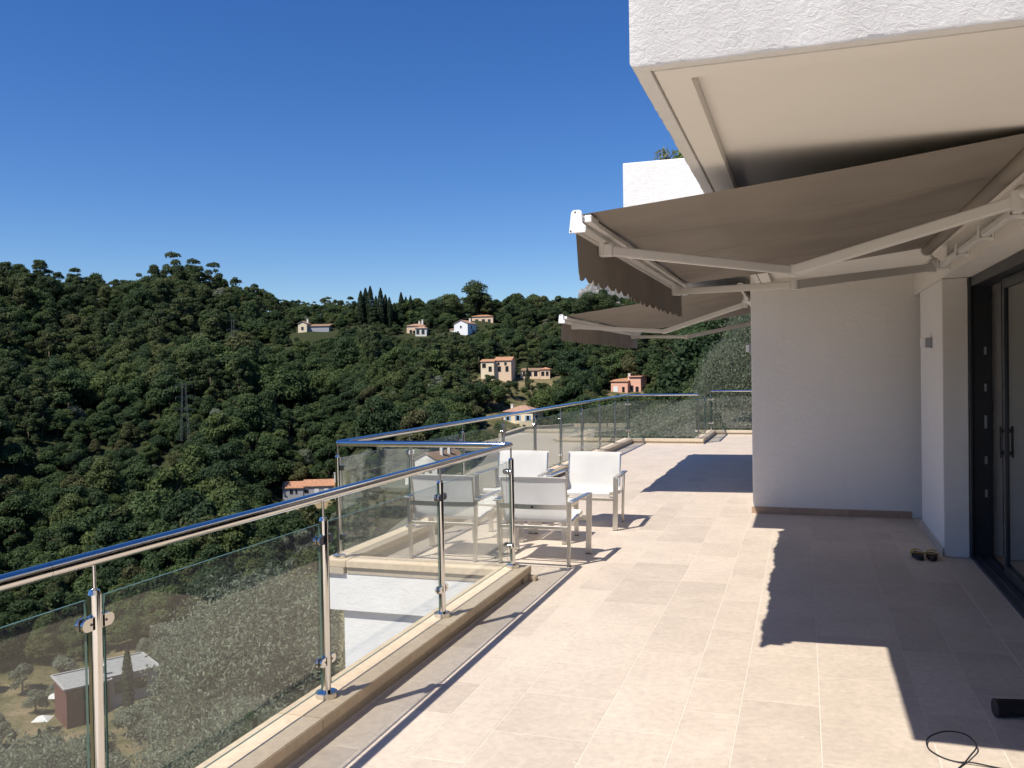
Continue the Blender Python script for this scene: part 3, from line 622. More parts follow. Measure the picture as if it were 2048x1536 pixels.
# ================================================================== CHAIRS AND FOOTSTOOLS
def ribbon(profile, half, thick, crown=0.0):
    """sling: (y,z) profile swept over x with thickness; half may be a list"""
    n = len(profile); xs = np.linspace(-1, 1, 7); top = []; bot = []
    for i, (y, z) in enumerate(profile):
        a = Vector(profile[max(i - 1, 0)]); b_ = Vector(profile[min(i + 1, n - 1)]); d = (b_ - a).normalized(); nrm = Vector((-d.y, d.x))
        hw = half[i] if isinstance(half, list) else half
        for s_ in xs:
            sag = crown * (1 - s_ * s_)
            top.append((s_ * hw, y - nrm.x * sag, z - nrm.y * sag)); bot.append((s_ * hw, y - nrm.x * (sag + thick), z - nrm.y * (sag + thick)))
    k = 7; F = []; N_ = n * k
    for i in range(n - 1):
        for j in range(k - 1):
            q = i * k + j; F += [(q, q + 1, q + k + 1, q + k), (N_ + q + k, N_ + q + k + 1, N_ + q + 1, N_ + q)]
        F += [(i * k, (i + 1) * k, N_ + (i + 1) * k, N_ + i * k), (i * k + k - 1, N_ + i * k + k - 1, N_ + (i + 1) * k + k - 1, (i + 1) * k + k - 1)]
    F += [tuple(range(k)) + tuple(range(N_ + k - 1, N_ - 1, -1)), tuple(range((n - 1) * k, n * k)) + tuple(range(N_ + n * k - 1, N_ + (n - 1) * k - 1, -1))]
    m = MB(); m.add(top + bot, F); return m
def make_chair():
    t = empty('armchair')
    prof = [(0.285, 0.352), (0.29, 0.375), (0.275, 0.39)] + [(0.275 - 0.42 * s_, 0.39 - 0.045 * s_ - 0.012 * math.sin(math.pi * s_)) for s_ in (0.15, 0.3, 0.45, 0.6, 0.75, 0.9, 1.0)]
    prof += [(-0.185, 0.348), (-0.212, 0.362), (-0.226, 0.385)] + [(-0.226 - 0.045 * s_ - 0.018 * s_ * s_, 0.385 + 0.355 * s_) for s_ in (0.12, 0.25, 0.4, 0.55, 0.7, 0.85, 0.95)] + [(-0.294, 0.745), (-0.302, 0.742)]
    half = [0.285] * 10 + [0.287] * 3 + [0.288 + 0.006 * s_ for s_ in (0.1, 0.2, 0.35, 0.5, 0.7, 0.9, 1.0)] + [0.294, 0.294]
    ribbon(prof, half, 0.004, 0.006).obj('sling', SLING, t, smooth=True)
    for s_ in (-1, 1):
        m = MB(); m.bar((s_ * 0.338, 0.28, 0.006), (s_ * 0.352, 0.28, 0.535), 0.05, 0.022, up=(0, 1, 0)); lg = m.obj('leg', BRUSH, t, bevel=0.002)
        MB().box(s_ * 0.338 - 0.0245, 0.2695, 0.0, s_ * 0.338 + 0.0245, 0.2905, 0.0058).obj('foot_pad', RUBBER, lg)
        m = MB(); m.bar((s_ * 0.300, -0.28, 0.006), (s_ * 0.318, -0.28, 0.535), 0.026, 0.034, up=(0, 1, 0)); lg = m.obj('leg', BRUSH, t, bevel=0.002)
        MB().box(s_ * 0.300 - 0.0125, -0.2965, 0.0, s_ * 0.300 + 0.0125, -0.2635, 0.0058).obj('foot_pad', RUBBER, lg)
        m = MB(); m.bar((s_ * 0.352, 0.292, 0.543), (s_ * 0.330, -0.30, 0.543), 0.052, 0.014, up=(0, 0, 1)); m.obj('armrest', BRUSH, t, bevel=0.002)
        m = MB(); m.bar((s_ * 0.275, 0.275, 0.372), (s_ * 0.275, -0.17, 0.328), 0.022, 0.026); m.obj('seat_rail', BRUSH, t, bevel=0.002)
        m = MB(); m.bar((s_ * 0.283, -0.222, 0.39), (s_ * 0.285, -0.279, 0.735), 0.012, 0.016); m.obj('back_rail', BRUSH, t, bevel=0.002)
        m = MB(); m.bar((s_ * 0.283, 0.27, 0.335), (s_ * 0.33, 0.275, 0.335), 0.02, 0.02); m.bar((s_ * 0.285, -0.17, 0.325), (s_ * 0.30, -0.27, 0.325), 0.02, 0.02); m.obj('side_bracket', BRUSH, t)
    pts = [(-0.30 + 0.60 * k / 12, -0.290 - 0.028 * math.sin(math.pi * k / 12), 0.50) for k in range(13)]; m = MB()
    V = []
    for (x, y, z) in pts: V += [(x, y, z - 0.02), (x, y, z + 0.02), (x, y - 0.004, z + 0.02), (x, y - 0.004, z - 0.02)]
    F = []
    for k in range(12):
        for q in range(4): F.append((k * 4 + q, k * 4 + (q + 1) % 4, k * 4 + 4 + (q + 1) % 4, k * 4 + 4 + q))
    F += [(0, 1, 2, 3), (48, 51, 50, 49)]
    m.add(V, F); bb = m.obj('back_band', BRUSH, t, smooth=True)
    MB().box(-0.012, -0.3245, 0.489, 0.012, -0.3222, 0.511).obj('plaque', BLACK, bb, bevel=0.001)
    m = MB(); m.bar((-0.30, -0.275, 0.322), (0.30, -0.275, 0.322), 0.02, 0.028); m.obj('crossbar', BRUSH, t, bevel=0.002)
    m = MB(); m.bar((-0.335, 0.275, 0.315), (0.335, 0.275, 0.315), 0.02, 0.03); m.obj('crossbar', BRUSH, t, bevel=0.002)
    return t
ch0 = make_chair()
spots = [((-2.185, 7.43), 0.0, 'white sling steel armchair with its back to the corner post'), ((-3.02, 7.42), 0.0, 'white sling steel armchair seen from behind through the side glass panel'),
         ((-2.18, 9.16), math.pi, 'white sling steel armchair facing the footstools, on the open terrace side'), ((-2.995, 9.17), math.pi, 'white sling steel armchair facing the footstools, beside the long balustrade')]
for i, ((x, y), rz, lab) in enumerate(spots):
    c = ch0 if i == 0 else copy_tree(ch0); c.location = (x, y, 0.0); c.rotation_euler = (0, 0, rz + (0.0, 0.008, -0.01, 0.012)[i]); tag(c, lab, 'chair', 'white garden armchairs')
def make_stool():
    t = empty('footstool')
    for sx in (-1, 1):
        for sy in (-1, 1):
            m = MB(); m.bar((sx * 0.212, sy * 0.235, 0.006), (sx * 0.212, sy * 0.235, 0.355), 0.045, 0.022, up=(0, 1, 0)); lg = m.obj('leg', BRUSH, t, bevel=0.002)
            MB().box(sx * 0.212 - 0.022, sy * 0.235 - 0.0105, 0.0, sx * 0.212 + 0.022, sy * 0.235 + 0.0105, 0.0058).obj('foot_pad', RUBBER, lg)
        m = MB(); m.bar((sx * 0.222, -0.22, 0.34), (sx * 0.222, 0.22, 0.34), 0.022, 0.03); m.obj('side_rail', BRUSH, t, bevel=0.002)
    for sy in (-1, 1):
        m = MB(); m.bar((-0.19, sy * 0.235, 0.30), (0.19, sy * 0.235, 0.30), 0.02, 0.026); m.obj('crossbar', BRUSH, t, bevel=0.002)
    ribbon([(0.245, 0.345), (0.25, 0.358), (0.235, 0.367), (0.12, 0.362), (0, 0.358), (-0.12, 0.362), (-0.235, 0.367), (-0.25, 0.358), (-0.245, 0.345)], 0.205, 0.004, 0.004).obj('sling', SLING, t, smooth=True)
    return t
st0 = make_stool()
for i, ((x, y), lab) in enumerate([((-2.375, 8.30), 'low white sling footstool between the armchairs on the open terrace side'), ((-2.855, 8.30), 'low white sling footstool between the armchairs beside the long balustrade')]):
    c = st0 if i == 0 else copy_tree(st0); c.location = (x, y, 0.0); tag(c, lab, 'footstool', 'white footstools')

# ================================================================== SANDALS, CABLE, TUBE
def sandal(x, y, rz, mirror, label):
    t = empty('sandal', (x, y, 0), rz, label, 'sandal', 'pair of sandals by the door')
    out = []
    for k in range(24):
        a = 2 * math.pi * k / 24; yy = 0.135 * math.sin(a); wv = 0.047 + 0.008 * math.sin(a) - 0.007 * math.cos(2 * a)
        out.append((mirror * (wv * math.cos(a) + 0.006 * math.sin(a) ** 2), yy))
    m = MB(); m.prism(out, lambda px, py: (px, py, 0.001), lambda px, py: (px * 1.03, py * 1.01, 0.03 + (0.012 if py < -0.03 else 0.0))); m.obj('sole', BROWN, t, bevel=0.003, seg=2)
    for (yc, wd, hh) in ((0.055, 0.055, 0.062), (-0.005, 0.04, 0.07)):
        V = []; F = []; n = 12
        for k in range(n + 1):
            a = math.pi * k / n
            for dy in (-wd / 2, wd / 2):
                for th in (0, 0.004): V.append((0.050 * math.cos(a) * (1 - th * 8), yc + dy, 0.022 + (hh - 0.02) * math.sin(a) * (1 - th * 6)))
        for k in range(n):
            q = k * 4; F += [(q, q + 2, q + 6, q + 4), (q + 1, q + 5, q + 7, q + 3), (q, q + 4, q + 5, q + 1), (q + 2, q + 3, q + 7, q + 6)]
        m = MB(); m.add(V, F); m.obj('strap', YEL, t, smooth=True)
    m = MB(); m.tube([(0.045 * math.cos(a), -0.085 - 0.038 * math.sin(a), 0.06 + 0.005 * math.sin(a)) for a in np.linspace(0, math.pi, 10)], 0.005, 8); m.obj('heel_strap', YEL, t, smooth=True)
sandal(0.905, 8.22, 0.05, 1, 'yellow strapped brown sandal by the door pier, its outer side to the open floor')
sandal(1.018, 8.21, -0.06, -1, 'yellow strapped brown sandal by the door pier, next to the pier skirting')
def spline(pts, n=8):
    P_ = [Vector(p) for p in pts]; P_ = [P_[0] * 2 - P_[1]] + P_ + [P_[-1] * 2 - P_[-2]]; o = []
    for i in range(1, len(P_) - 2):
        for k in range(n):
            s_ = k / n; a, b_, c, d = P_[i - 1:i + 3]
            o.append(0.5 * ((2 * b_) + (c - a) * s_ + (2 * a - 5 * b_ + 4 * c - d) * s_ ** 2 + (3 * b_ - a - 3 * c + d) * s_ ** 3))
    return o + [P_[-2]]
cz = 0.0035
cp = [(0.40, 3.60, cz), (0.50, 3.82, cz), (0.588, 3.969, cz), (0.639, 4.061, cz + 0.012), (0.681, 4.163, cz + 0.02), (0.655, 4.245, cz + 0.03), (0.60, 4.268, cz + 0.03), (0.545, 4.25, cz + 0.025), (0.495, 4.20, cz + 0.012), (0.49, 4.12, cz + 0.002), (0.53, 4.05, cz), (0.585, 4.018, cz), (0.64, 4.008, cz + 0.008), (0.75, 4.0, cz), (0.95, 3.97, cz), (1.09, 3.9, cz)]
tag(MB().tube(spline(cp), 0.0033, 8).obj('cable', BLACK, None, smooth=True), 'thin black cable looped on the sunlit floor', 'cable')
tb = empty('floor_nozzle', (0.95, 4.65, 0), 0, 'black plastic tube with a flared open end lying on the shaded floor', 'nozzle')
tp = spline([(-0.115, -0.055, 0.042), (-0.02, -0.035, 0.042), (0.05, -0.03, 0.042), (0.13, -0.07, 0.042), (0.22, -0.16, 0.042)], 8)
m = MB(); m.tube(tp, [0.041] * 3 + [0.040 - 0.0003 * i for i in range(len(tp) - 3)], 18); m.obj('tube_body', BLACK, tb, smooth=True)
m = MB(); d = (tp[0] - tp[1]).normalized(); m.tube([tp[0] + d * -0.004, tp[0] + d * 0.006], [0.0425, 0.0425], 18); m.obj('rim', BLACK, tb, smooth=True)
m = MB(); m.tube([p_ + Vector((0, 0, 0.037)) for p_ in tp[1:14]], 0.006, 8); m.obj('rib', BLACK, tb, smooth=True)

# ================================================================== GRAVEL DECK BESIDE THE TERRACE
DZ = -1.2
dk, t, p = new_mat('gravel'); p.inputs['Roughness'].default_value = 0.95
g = N(t, 'ShaderNodeNewGeometry'); n1 = N(t, 'ShaderNodeTexNoise', i_Scale=0.35, i_Detail=8.0, i_Roughness=0.7); n2 = N(t, 'ShaderNodeTexNoise', i_Scale=28.0, i_Detail=4.0)
for n in (n1, n2): t.links.new(g.outputs['Position'], n.inputs['Vector'])
r1 = ramp(t, n1.outputs[0], [(0.35, (0.185, 0.165, 0.115)), (0.6, (0.25, 0.225, 0.165))]); r2 = ramp(t, n2.outputs[0], [(0.3, (0.75, 0.75, 0.75)), (0.7, (1.1, 1.1, 1.1))])
mx = N(t, 'ShaderNodeMix', data_type='RGBA', blend_type='MULTIPLY'); mx.inputs[0].default_value = 1
t.links.new(r1.outputs[0], mx.inputs[6]); t.links.new(r2.outputs[0], mx.inputs[7]); t.links.new(mx.outputs[2], p.inputs['Base Color'])
b = N(t, 'ShaderNodeBump', i_Strength=0.5, i_Distance=0.02); t.links.new(n2.outputs[0], b.inputs['Height']); t.links.new(b.outputs[0], p.inputs['Normal'])
poly = [(-3.72, 6.9), (-5.2, 9.5), (-6.7, 12.4), (-7.8, 17.4), (-9.6, 26), (-12.4, 36), (-12.8, 40.5), (-11.0, 43.0), (-8.0, 43.8), (-4.6, 42.5), (-3.2, 38), (-3.72, 19.3)]
m = MB(); m.prism(poly[::-1], lambda x, y: (x, y, -9.0), lambda x, y: (x, y, DZ)); tag(m.obj('gravel_yard', dk), 'flat pale gravel yard beside the terrace, a step below it', 'yard', kind='structure')
m = MB()
for (a, b_) in zip(poly[5:10], poly[6:11]): m.bar((a[0], a[1], DZ + 0.06), (b_[0], b_[1], DZ + 0.06), 0.25, 0.16)
tag(m.obj('yard_kerb', COPING), 'low stone kerb along the far curved edge of the gravel yard', 'kerb')
# low sunken well with its own glass guard
wl = empty('stair_well', (-8.4, 34, DZ), 0, 'low stone walled stair well with glass guard in the gravel yard', 'stair well')
def wr(p_): return (p_[0] + 8.4, p_[1] - 34, p_[2])
P1, P2, P3 = (-8.55, 35.2), (-6.6, 39.8), (-4.4, 33.2)
for (a, b_) in ((P1, P2), (P1, P3)):
    m = MB(); m.bar(wr((*a, 0.12)), wr((*b_, 0.12)), 0.28, 0.26); m.obj('low_wall', COPING, wl, bevel=0.01)
m = MB(); m.add([wr((*P1, 0.012)), wr((*P3, 0.012)), wr((P2[0] + 0.8, P2[1], 0.012)), wr((*P2, 0.012))], [(0, 1, 2, 3)]); m.obj('well_floor', simple('well_floor', (0.10, 0.12, 0.09), 0.9, noise=0.3, scale=3), wl)
pv = [Vector((*P1, 0)).lerp(Vector((*P2, 0)), k / 3) for k in range(4)]
for k, q in enumerate(pv):
    m = MB(); m.cyl(wr((q.x, q.y, 0.25)), wr((q.x, q.y, 1.18)), 0.022, n=12); m.obj('post', STEEL, wl, smooth=True)
    if k:
        pq = pv[k - 1]; d = (q - pq).normalized(); x = d.cross(Vector((0, 0, 1))) * 0.005; m = MB(); a_ = pq + d * 0.06; b_ = q - d * 0.06
        m.add([wr(v_) for v_ in (a_ - x + Vector((0, 0, .32)), b_ - x + Vector((0, 0, .32)), b_ - x + Vector((0, 0, 1.12)), a_ - x + Vector((0, 0, 1.12)))], [(0, 1, 2, 3)])
        m.add([wr(v_) for v_ in (a_ + x + Vector((0, 0, .32)), b_ + x + Vector((0, 0, .32)), b_ + x + Vector((0, 0, 1.12)), a_ + x + Vector((0, 0, 1.12)))], [(3, 2, 1, 0)])
        m.obj('glass_panel', GLASS, wl)

# ================================================================== HILLSIDE HOUSES
ROOF = simple('terracotta_roof', (0.40, 0.205, 0.12), 0.85, spec=0.2, noise=0.35, scale=2.2, bump=0.5, bscale=9)
ROOF2 = simple('faded_roof', (0.36, 0.22, 0.15), 0.85, spec=0.2, noise=0.3, scale=2.2, bump=0.5, bscale=9)
GREYROOF = simple('brown_roof', (0.26, 0.17, 0.105), 0.9, spec=0.2, noise=0.3, scale=2.0, bump=0.5, bscale=9)
CREAM = plaster('cream_render', (0.78, 0.65, 0.45), 0.2); PINK = plaster('pink_render', (0.72, 0.40, 0.28), 0.2); OFFW = plaster('off_white_render', (0.70, 0.66, 0.58), 0.2)
PALEO = plaster('apricot_render', (0.74, 0.55, 0.38), 0.2); GREYW = plaster('grey_render', (0.36, 0.36, 0.37), 0.2); REDW = plaster('red_render', (0.115, 0.05, 0.042), 0.2)
CONC = simple('flat_roof_felt', (0.26, 0.26, 0.245), 0.9, noise=0.15, scale=1.5)
PARA = simple('parapet_stone', (0.34, 0.33, 0.31), 0.9); WIN = simple('dark_window', (0.02, 0.022, 0.025), 0.15, spec=0.6); SHB = simple('blue_shutter', (0.22, 0.36, 0.52), 0.7); SHW = simple('white_shutter', (0.7, 0.7, 0.68), 0.7); WFR = simple('window_frame', (0.6, 0.58, 0.54), 0.7)
def villa(name, label, az, r, zb, rz, vols, chim=(), cat='house', sc=1.0):
    """vols: dict x y w d z0 h wall roof rt(hip gable gablex shed flat) rh win[(x,z,w,h,kind)] ; front is local -y"""
    x, y = pol(az, r); t = empty(name, (x, y, zb), rad(-az + rz), label, cat); t.scale = (sc, sc, sc)
    for v in vols:
        X0, X1, Ya, Yb = v['x'] - v['w'] / 2, v['x'] + v['w'] / 2, v['y'], v['y'] + v['d']; z0 = v.get('z0', -4.0); z1 = v['h']
        m = MB(); m.box(X0, Ya, z0, X1, Yb, z1)
        rt = v.get('rt', 'hip'); rh = v.get('rh', 1.6)
        if rt == 'gable': m.add([(X0, Ya, z1), (X1, Ya, z1), (v['x'], Ya, z1 + rh), (X0, Yb, z1), (X1, Yb, z1), (v['x'], Yb, z1 + rh)], [(0, 1, 2), (5, 4, 3), (0, 2, 5, 3), (1, 4, 5, 2)])
        wl_ = m.obj('wall', v['wall'], t)
        ov = 0.35; a, b_, c, d = X0 - ov, X1 + ov, Ya - ov, Yb + ov; cx, cy = v['x'], (Ya + Yb) / 2; m = MB(); th = 0.16; zz = z1 + 0.02
        if rt == 'hip':
            L = max(0, (b_ - a) - (d - c)) / 2; Ly = max(0, (d - c) - (b_ - a)) / 2; rp = [(cx - L, cy - Ly), (cx + L, cy + Ly)] if L >= Ly else [(cx, cy - Ly), (cx, cy + Ly)]
            V = [(a, c, zz), (b_, c, zz), (b_, d, zz), (a, d, zz), (a, c, zz + th), (b_, c, zz + th), (b_, d, zz + th), (a, d, zz + th), (*rp[0], zz + th + rh), (*rp[1], zz + th + rh)]
            F = [(3, 2, 1, 0), (0, 1, 5, 4), (1, 2, 6, 5), (2, 3, 7, 6), (3, 0, 4, 7)]
            F += [(4, 5, 9, 8), (5, 6, 9), (6, 7, 8, 9), (7, 4, 8)] if L >= Ly else [(4, 5, 8), (5, 6, 9, 8), (6, 7, 9), (7, 4, 8, 9)]
            m.add(V, F)
        elif rt == 'gable':
            for s_ in (-1, 1):
                e = b_ if s_ > 0 else a; k = rh / (v['w'] / 2) * ov
                m.add([(cx, c, zz + rh), (e, c, zz - k), (e, d, zz - k), (cx, d, zz + rh), (cx, c, zz + rh + th), (e, c, zz - k + th), (e, d, zz - k + th), (cx, d, zz + rh + th)], [(0, 1, 2, 3), (7, 6, 5, 4), (0, 4, 5, 1), (1, 5, 6, 2), (2, 6, 7, 3), (3, 7, 4, 0)])
        elif rt == 'gablex':
            for s_ in (-1, 1):
                e = d if s_ > 0 else c; k = rh / (v['d'] / 2) * ov
                m.add([(a, cy, zz + rh), (a, e, zz - k), (b_, e, zz - k), (b_, cy, zz + rh), (a, cy, zz + rh + th), (a, e, zz - k + th), (b_, e, zz - k + th), (b_, cy, zz + rh + th)], [(0, 1, 2, 3), (7, 6, 5, 4), (0, 4, 5, 1), (1, 5, 6, 2), (2, 6, 7, 3), (3, 7, 4, 0)])
            mm = MB()
            for xx in (X0 + 0.01, X1 - 0.01): mm.add([(xx, Ya, z1), (xx, Yb, z1), (xx, cy, z1 + rh)], [(0, 1, 2)])
            mm.obj('gable_wall', v['wall'], t)
        elif rt == 'shed': m.add([(a, c, zz), (b_, c, zz), (b_, d, zz + rh), (a, d, zz + rh), (a, c, zz + th), (b_, c, zz + th), (b_, d, zz + rh + th), (a, d, zz + rh + th)], [(3, 2, 1, 0), (4, 5, 6, 7), (0, 1, 5, 4), (1, 2, 6, 5), (2, 3, 7, 6), (3, 0, 4, 7)])
        else:
            m.box(a, c, zz, b_, d, zz + th); 
            for (p0, p1) in (((a, c), (b_, c)), ((b_, c), (b_, d)), ((b_, d), (a, d)), ((a, d), (a, c))): m.bar((*p0, zz + th + 0.1), (*p1, zz + th + 0.1), 0.35, 0.26, 1)
        ro = m.obj('roof', [v['roof'], PARA if v['roof'] is CONC else v['wall']], t)
        for (wx, wz, ww, wh, kind) in v.get('win', ()):
            face = 'F'
            if isinstance(kind, tuple): kind, face = kind
            def W(px, py, pz): return (X0 + px, Ya + py, pz) if face == 'F' else ((X0 + py, Yb - px, pz) if face == 'L' else (X1 - py, Ya + px, pz))
            def wb(m_, x0, d0, z0_, x1, d1, z1_):
                p0 = W(x0, d0, z0_); p1 = W(x1, d1, z1_); m_.box(min(p0[0], p1[0]), min(p0[1], p1[1]), z0_, max(p0[0], p1[0]), max(p0[1], p1[1]), z1_)
            m = MB(); wb(m, wx - ww / 2 - 0.1, -0.05, wz - 0.1, wx + ww / 2 + 0.1, 0.05, wz + wh + 0.1); fr_ = m.obj('window', WFR if kind != 'dark' else v['wall'], t)
            m = MB(); wb(m, wx - ww / 2, -0.062, wz, wx + ww / 2, -0.052, wz + wh); m.obj('pane', SHW if kind == 'blind' else WIN, fr_)
            if kind in ('blue', 'white'):
                for s_ in (-1, 1):
                    m = MB(); wb(m, wx + s_ * (ww * 0.78) - ww * 0.24, -0.09, wz - 0.05, wx + s_ * (ww * 0.78) + ww * 0.24, -0.045, wz + wh + 0.05); m.obj('shutter', SHB if kind == 'blue' else SHW, fr_)
    for (cx, cy, cz0, cz1) in chim:
        m = MB(); m.box(cx - 0.4, cy - 0.3, cz0, cx + 0.4, cy + 0.3, cz1); m.box(cx - 0.52, cy - 0.42, cz1, cx + 0.52, cy + 0.42, cz1 + 0.18); m.obj('chimney', OFFW, t)
    return t
V_ = lambda **k: k
villa('villa', 'pale yellow two-storey villa with hipped tile roof and blue shutters', -17.9, 290, -18.6, -24, [
    V_(x=0, y=0, w=10.5, d=9, h=6.6, wall=CREAM, roof=ROOF2, rh=1.9, win=[(1.6, 3.9, 1.0, 1.6, 'blue'), (5.2, 3.9, 1.0, 1.6, 'blue'), (8.8, 3.9, 1.0, 1.6, 'blue'), (3.0, 0.3, 1.0, 2.2, 'dark'), (5.2, 0.3, 1.1, 2.4, 'dark'), (7.4, 0.3, 1.0, 2.2, 'dark'), (3, 3.9, 1.0, 1.5, ('blue', 'R')), (3, 0.4, 1.2, 2.2, ('dark', 'R'))]),
    V_(x=-7.3, y=2, w=4.5, d=6, h=3.0, wall=CREAM, roof=ROOF2, rt='shed', rh=0.9)], [(-3.6, 3.5, 7.4, 8.9)])
villa('villa', 'salmon pink house with low tile roof and square terrace tower', -11.05, 320, -7.4, -22, [
    V_(x=-1.8, y=0, w=6.4, d=7, h=4.4, wall=PINK, roof=ROOF, rt='shed', rh=1.2, win=[(1.8, 0.8, 1.6, 1.9, 'blind'), (4.8, 0.6, 1.0, 2.0, 'dark')]),
    V_(x=3.6, y=1.6, w=4.4, d=6, h=6.0, wall=PINK, roof=PINK, rt='flat', win=[(1.0, 0.6, 1.2, 2.4, 'dark'), (3.0, 0.6, 1.2, 2.0, 'dark'), (2.0, 0.6, 1.2, 1.6, ('dark', 'R'))])], [(0.6, 4.0, 5.0, 7.2)])
villa('villa', 'cream villa with stepped terracotta roofs among pines on the mid slope', -19.2, 330, 1.0, -14, [
    V_(x=-4.2, y=0, w=5.6, d=8, h=4.6, wall=CREAM, roof=ROOF, rt='gablex', rh=0.9, win=[(1.4, 2.0, 1.6, 1.9, 'dark'), (4.0, 0.4, 1.4, 2.2, 'dark')]),
    V_(x=2.0, y=2, w=7.0, d=8, h=5.0, wall=PALEO, roof=ROOF, rt='gablex', rh=1.4, win=[(1.6, 3.0, 1.0, 1.3, 'dark'), (4.6, 3.0, 1.0, 1.3, 'dark'), (2.0, 0.3, 1.3, 2.3, 'dark'), (5.2, 0.3, 1.3, 2.3, 'dark')])], [], sc=0.9)
villa('bungalow', 'long low apricot bungalow with arches beside a cypress', -16.9, 335, -0.8, -10, [
    V_(x=-1.2, y=0, w=8.6, d=6, h=2.7, wall=PALEO, roof=GREYROOF, rt='shed', rh=1.0, win=[(1.5, 0.2, 1.1, 2.0, 'dark'), (4.2, 0.2, 1.6, 2.1, 'dark'), (6.8, 0.2, 1.6, 2.1, 'dark')]),
    V_(x=5.6, y=-0.6, w=4.4, d=5, h=3.1, wall=PALEO, roof=ROOF, rh=0.9, win=[(1.2, 0.3, 1.4, 2.0, 'dark'), (3.2, 0.3, 1.2, 2.0, 'dark')])], sc=0.85)
villa('farmhouse', 'white gabled house near the ridge with one upper window', -21.5, 430, 19.0, -28, [
    V_(x=0, y=0, w=7.4, d=9, h=5.8, wall=WHITE, roof=ROOF2, rt='gable', rh=1.7, win=[(3.7, 3.6, 0.9, 1.2, 'dark'), (2.0, 0.6, 1.2, 1.6, 'dark'), (4, 3.2, 1.0, 1.4, ('dark', 'R'))]),
    V_(x=-5.4, y=2, w=4, d=6, h=3.2, wall=OFFW, roof=ROOF2, rt='shed', rh=0.8)], [(2.0, 6, 6.0, 8.4)])
villa('ridge_house', 'orange house with long flat tile roof behind the pines on the ridge', -20.1, 455, 25.6, -10, [
    V_(x=0, y=0, w=11, d=7, h=4.0, wall=PALEO, roof=ROOF, rh=0.9, win=[(2.5, 1.2, 1.6, 1.5, 'dark'), (6, 1.2, 1.6, 1.5, 'dark'), (9, 0.4, 1.4, 2.2, 'dark')])], [])
villa('pavilion', 'pale house with columned porch on the ridge below the cypresses', -24.3, 425, 19.4, -12, [
    V_(x=-1.2, y=2.4, w=9, d=6, h=4.4, wall=PALEO, roof=ROOF2, rh=1.0, win=[(2, 0.8, 1.2, 1.8, 'dark'), (6.5, 0.8, 1.2, 1.8, 'dark')]),
    V_(x=2.0, y=-1.2, w=5.4, d=3.4, h=3.0, wall=OFFW, roof=ROOF2, rh=0.9, win=[(1.2, 0.2, 1.5, 2.3, 'dark'), (3.7, 0.2, 1.5, 2.3, 'dark')])], [(1.5, 5, 5.0, 7.4), (-0.2, 6, 5.0, 6.8)])
villa('long_house', 'cream house with green shutter and long grey-brown roof on the ridge', -31.0, 430, 20.6, -16, [
    V_(x=-4.0, y=0, w=4.2, d=8, h=5.0, wall=CREAM, roof=ROOF2, rt='gable', rh=1.0, win=[(2.1, 1.8, 1.2, 1.6, 'dark')]),
    V_(x=3.2, y=2.0, w=10, d=6, h=3.6, wall=GREYW, roof=GREYROOF, rt='shed', rh=1.2)], [(-2.6, 4, 5.4, 7.2)])
villa('row_house', 'long white house with bright orange tile roof at the foot of the wood', -31.2, 283, -39.0, -7, [
    V_(x=-5.4, y=0, w=6.2, d=7, h=5.2, wall=GREYW, roof=ROOF, rt='gablex', rh=1.5, win=[(2.6, 3.3, 1.0, 1.3, 'dark'), (4.1, 3.3, 0.6, 1.3, 'dark')]),
    V_(x=3.6, y=0.25, w=11.6, d=7, h=5.6, wall=GREYW, roof=ROOF, rt='gablex', rh=1.5, win=[(0.9, 3.4, 1.3, 1.2, 'dark'), (4.0, 3.4, 1.2, 1.3, 'blind'), (7.0, 3.4, 1.2, 1.3, 'blind'), (10.0, 3.2, 1.0, 1.5, 'dark')])], [(7.5, 2.0, 6.4, 9.2)])
villa('farmhouse', 'tall white house with brown tile roof seen through the balustrade glass', -23.9, 220, -27.5, -34, [
    V_(x=0, y=0, w=6.6, d=13, h=7.4, wall=OFFW, roof=GREYROOF, rt='gable', rh=1.6, win=[(4.6, 4.2, 0.9, 1.6, 'dark'), (2.2, 1.0, 1.0, 2.0, 'dark'), (4.6, 1.0, 0.9, 1.4, 'dark'), (4, 4.0, 0.9, 1.3, ('dark', 'R')), (9, 4.0, 0.9, 1.3, ('dark', 'R'))]),
    V_(x=-3.0, y=-1.6, w=4.4, d=1.5, h=3.6, wall=OFFW, roof=ROOF2, rt='shed', rh=0.7)], [(1.8, 4.5, 7.0, 10.4), (1.8, 8.0, 7.0, 10.0)])
hx = villa('flat_roofed_house', 'flat grey roofed house with dark red wall far below in the valley', -43.7, 172, -57.0, 14, [
    V_(x=-1.6, y=0, w=7.0, d=9, h=4.6, wall=REDW, roof=CONC, rt='flat', win=[(2.4, 2.4, 1.4, 1.4, 'dark'), (5.2, 2.4, 1.2, 1.6, 'dark')]),
    V_(x=6.2, y=0.8, w=8.6, d=10, h=4.9, wall=GREYW, roof=CONC, rt='flat', win=[(2.0, 1.8, 2.0, 2.2, 'dark'), (5.6, 1.8, 2.4, 2.2, 'dark')])], [(1.6, 3.0, 4.8, 6.6)])
villa('farmhouse', 'small house with pale pink tile roof at the edge of the wood', -49.25, 300, -17.0, 10, [V_(x=0, y=0, w=9, d=7, h=5.6, wall=GREYW, roof=ROOF2, rt='gablex', rh=1.4, win=[(5.5, 2.4, 1.1, 1.4, 'dark')])])
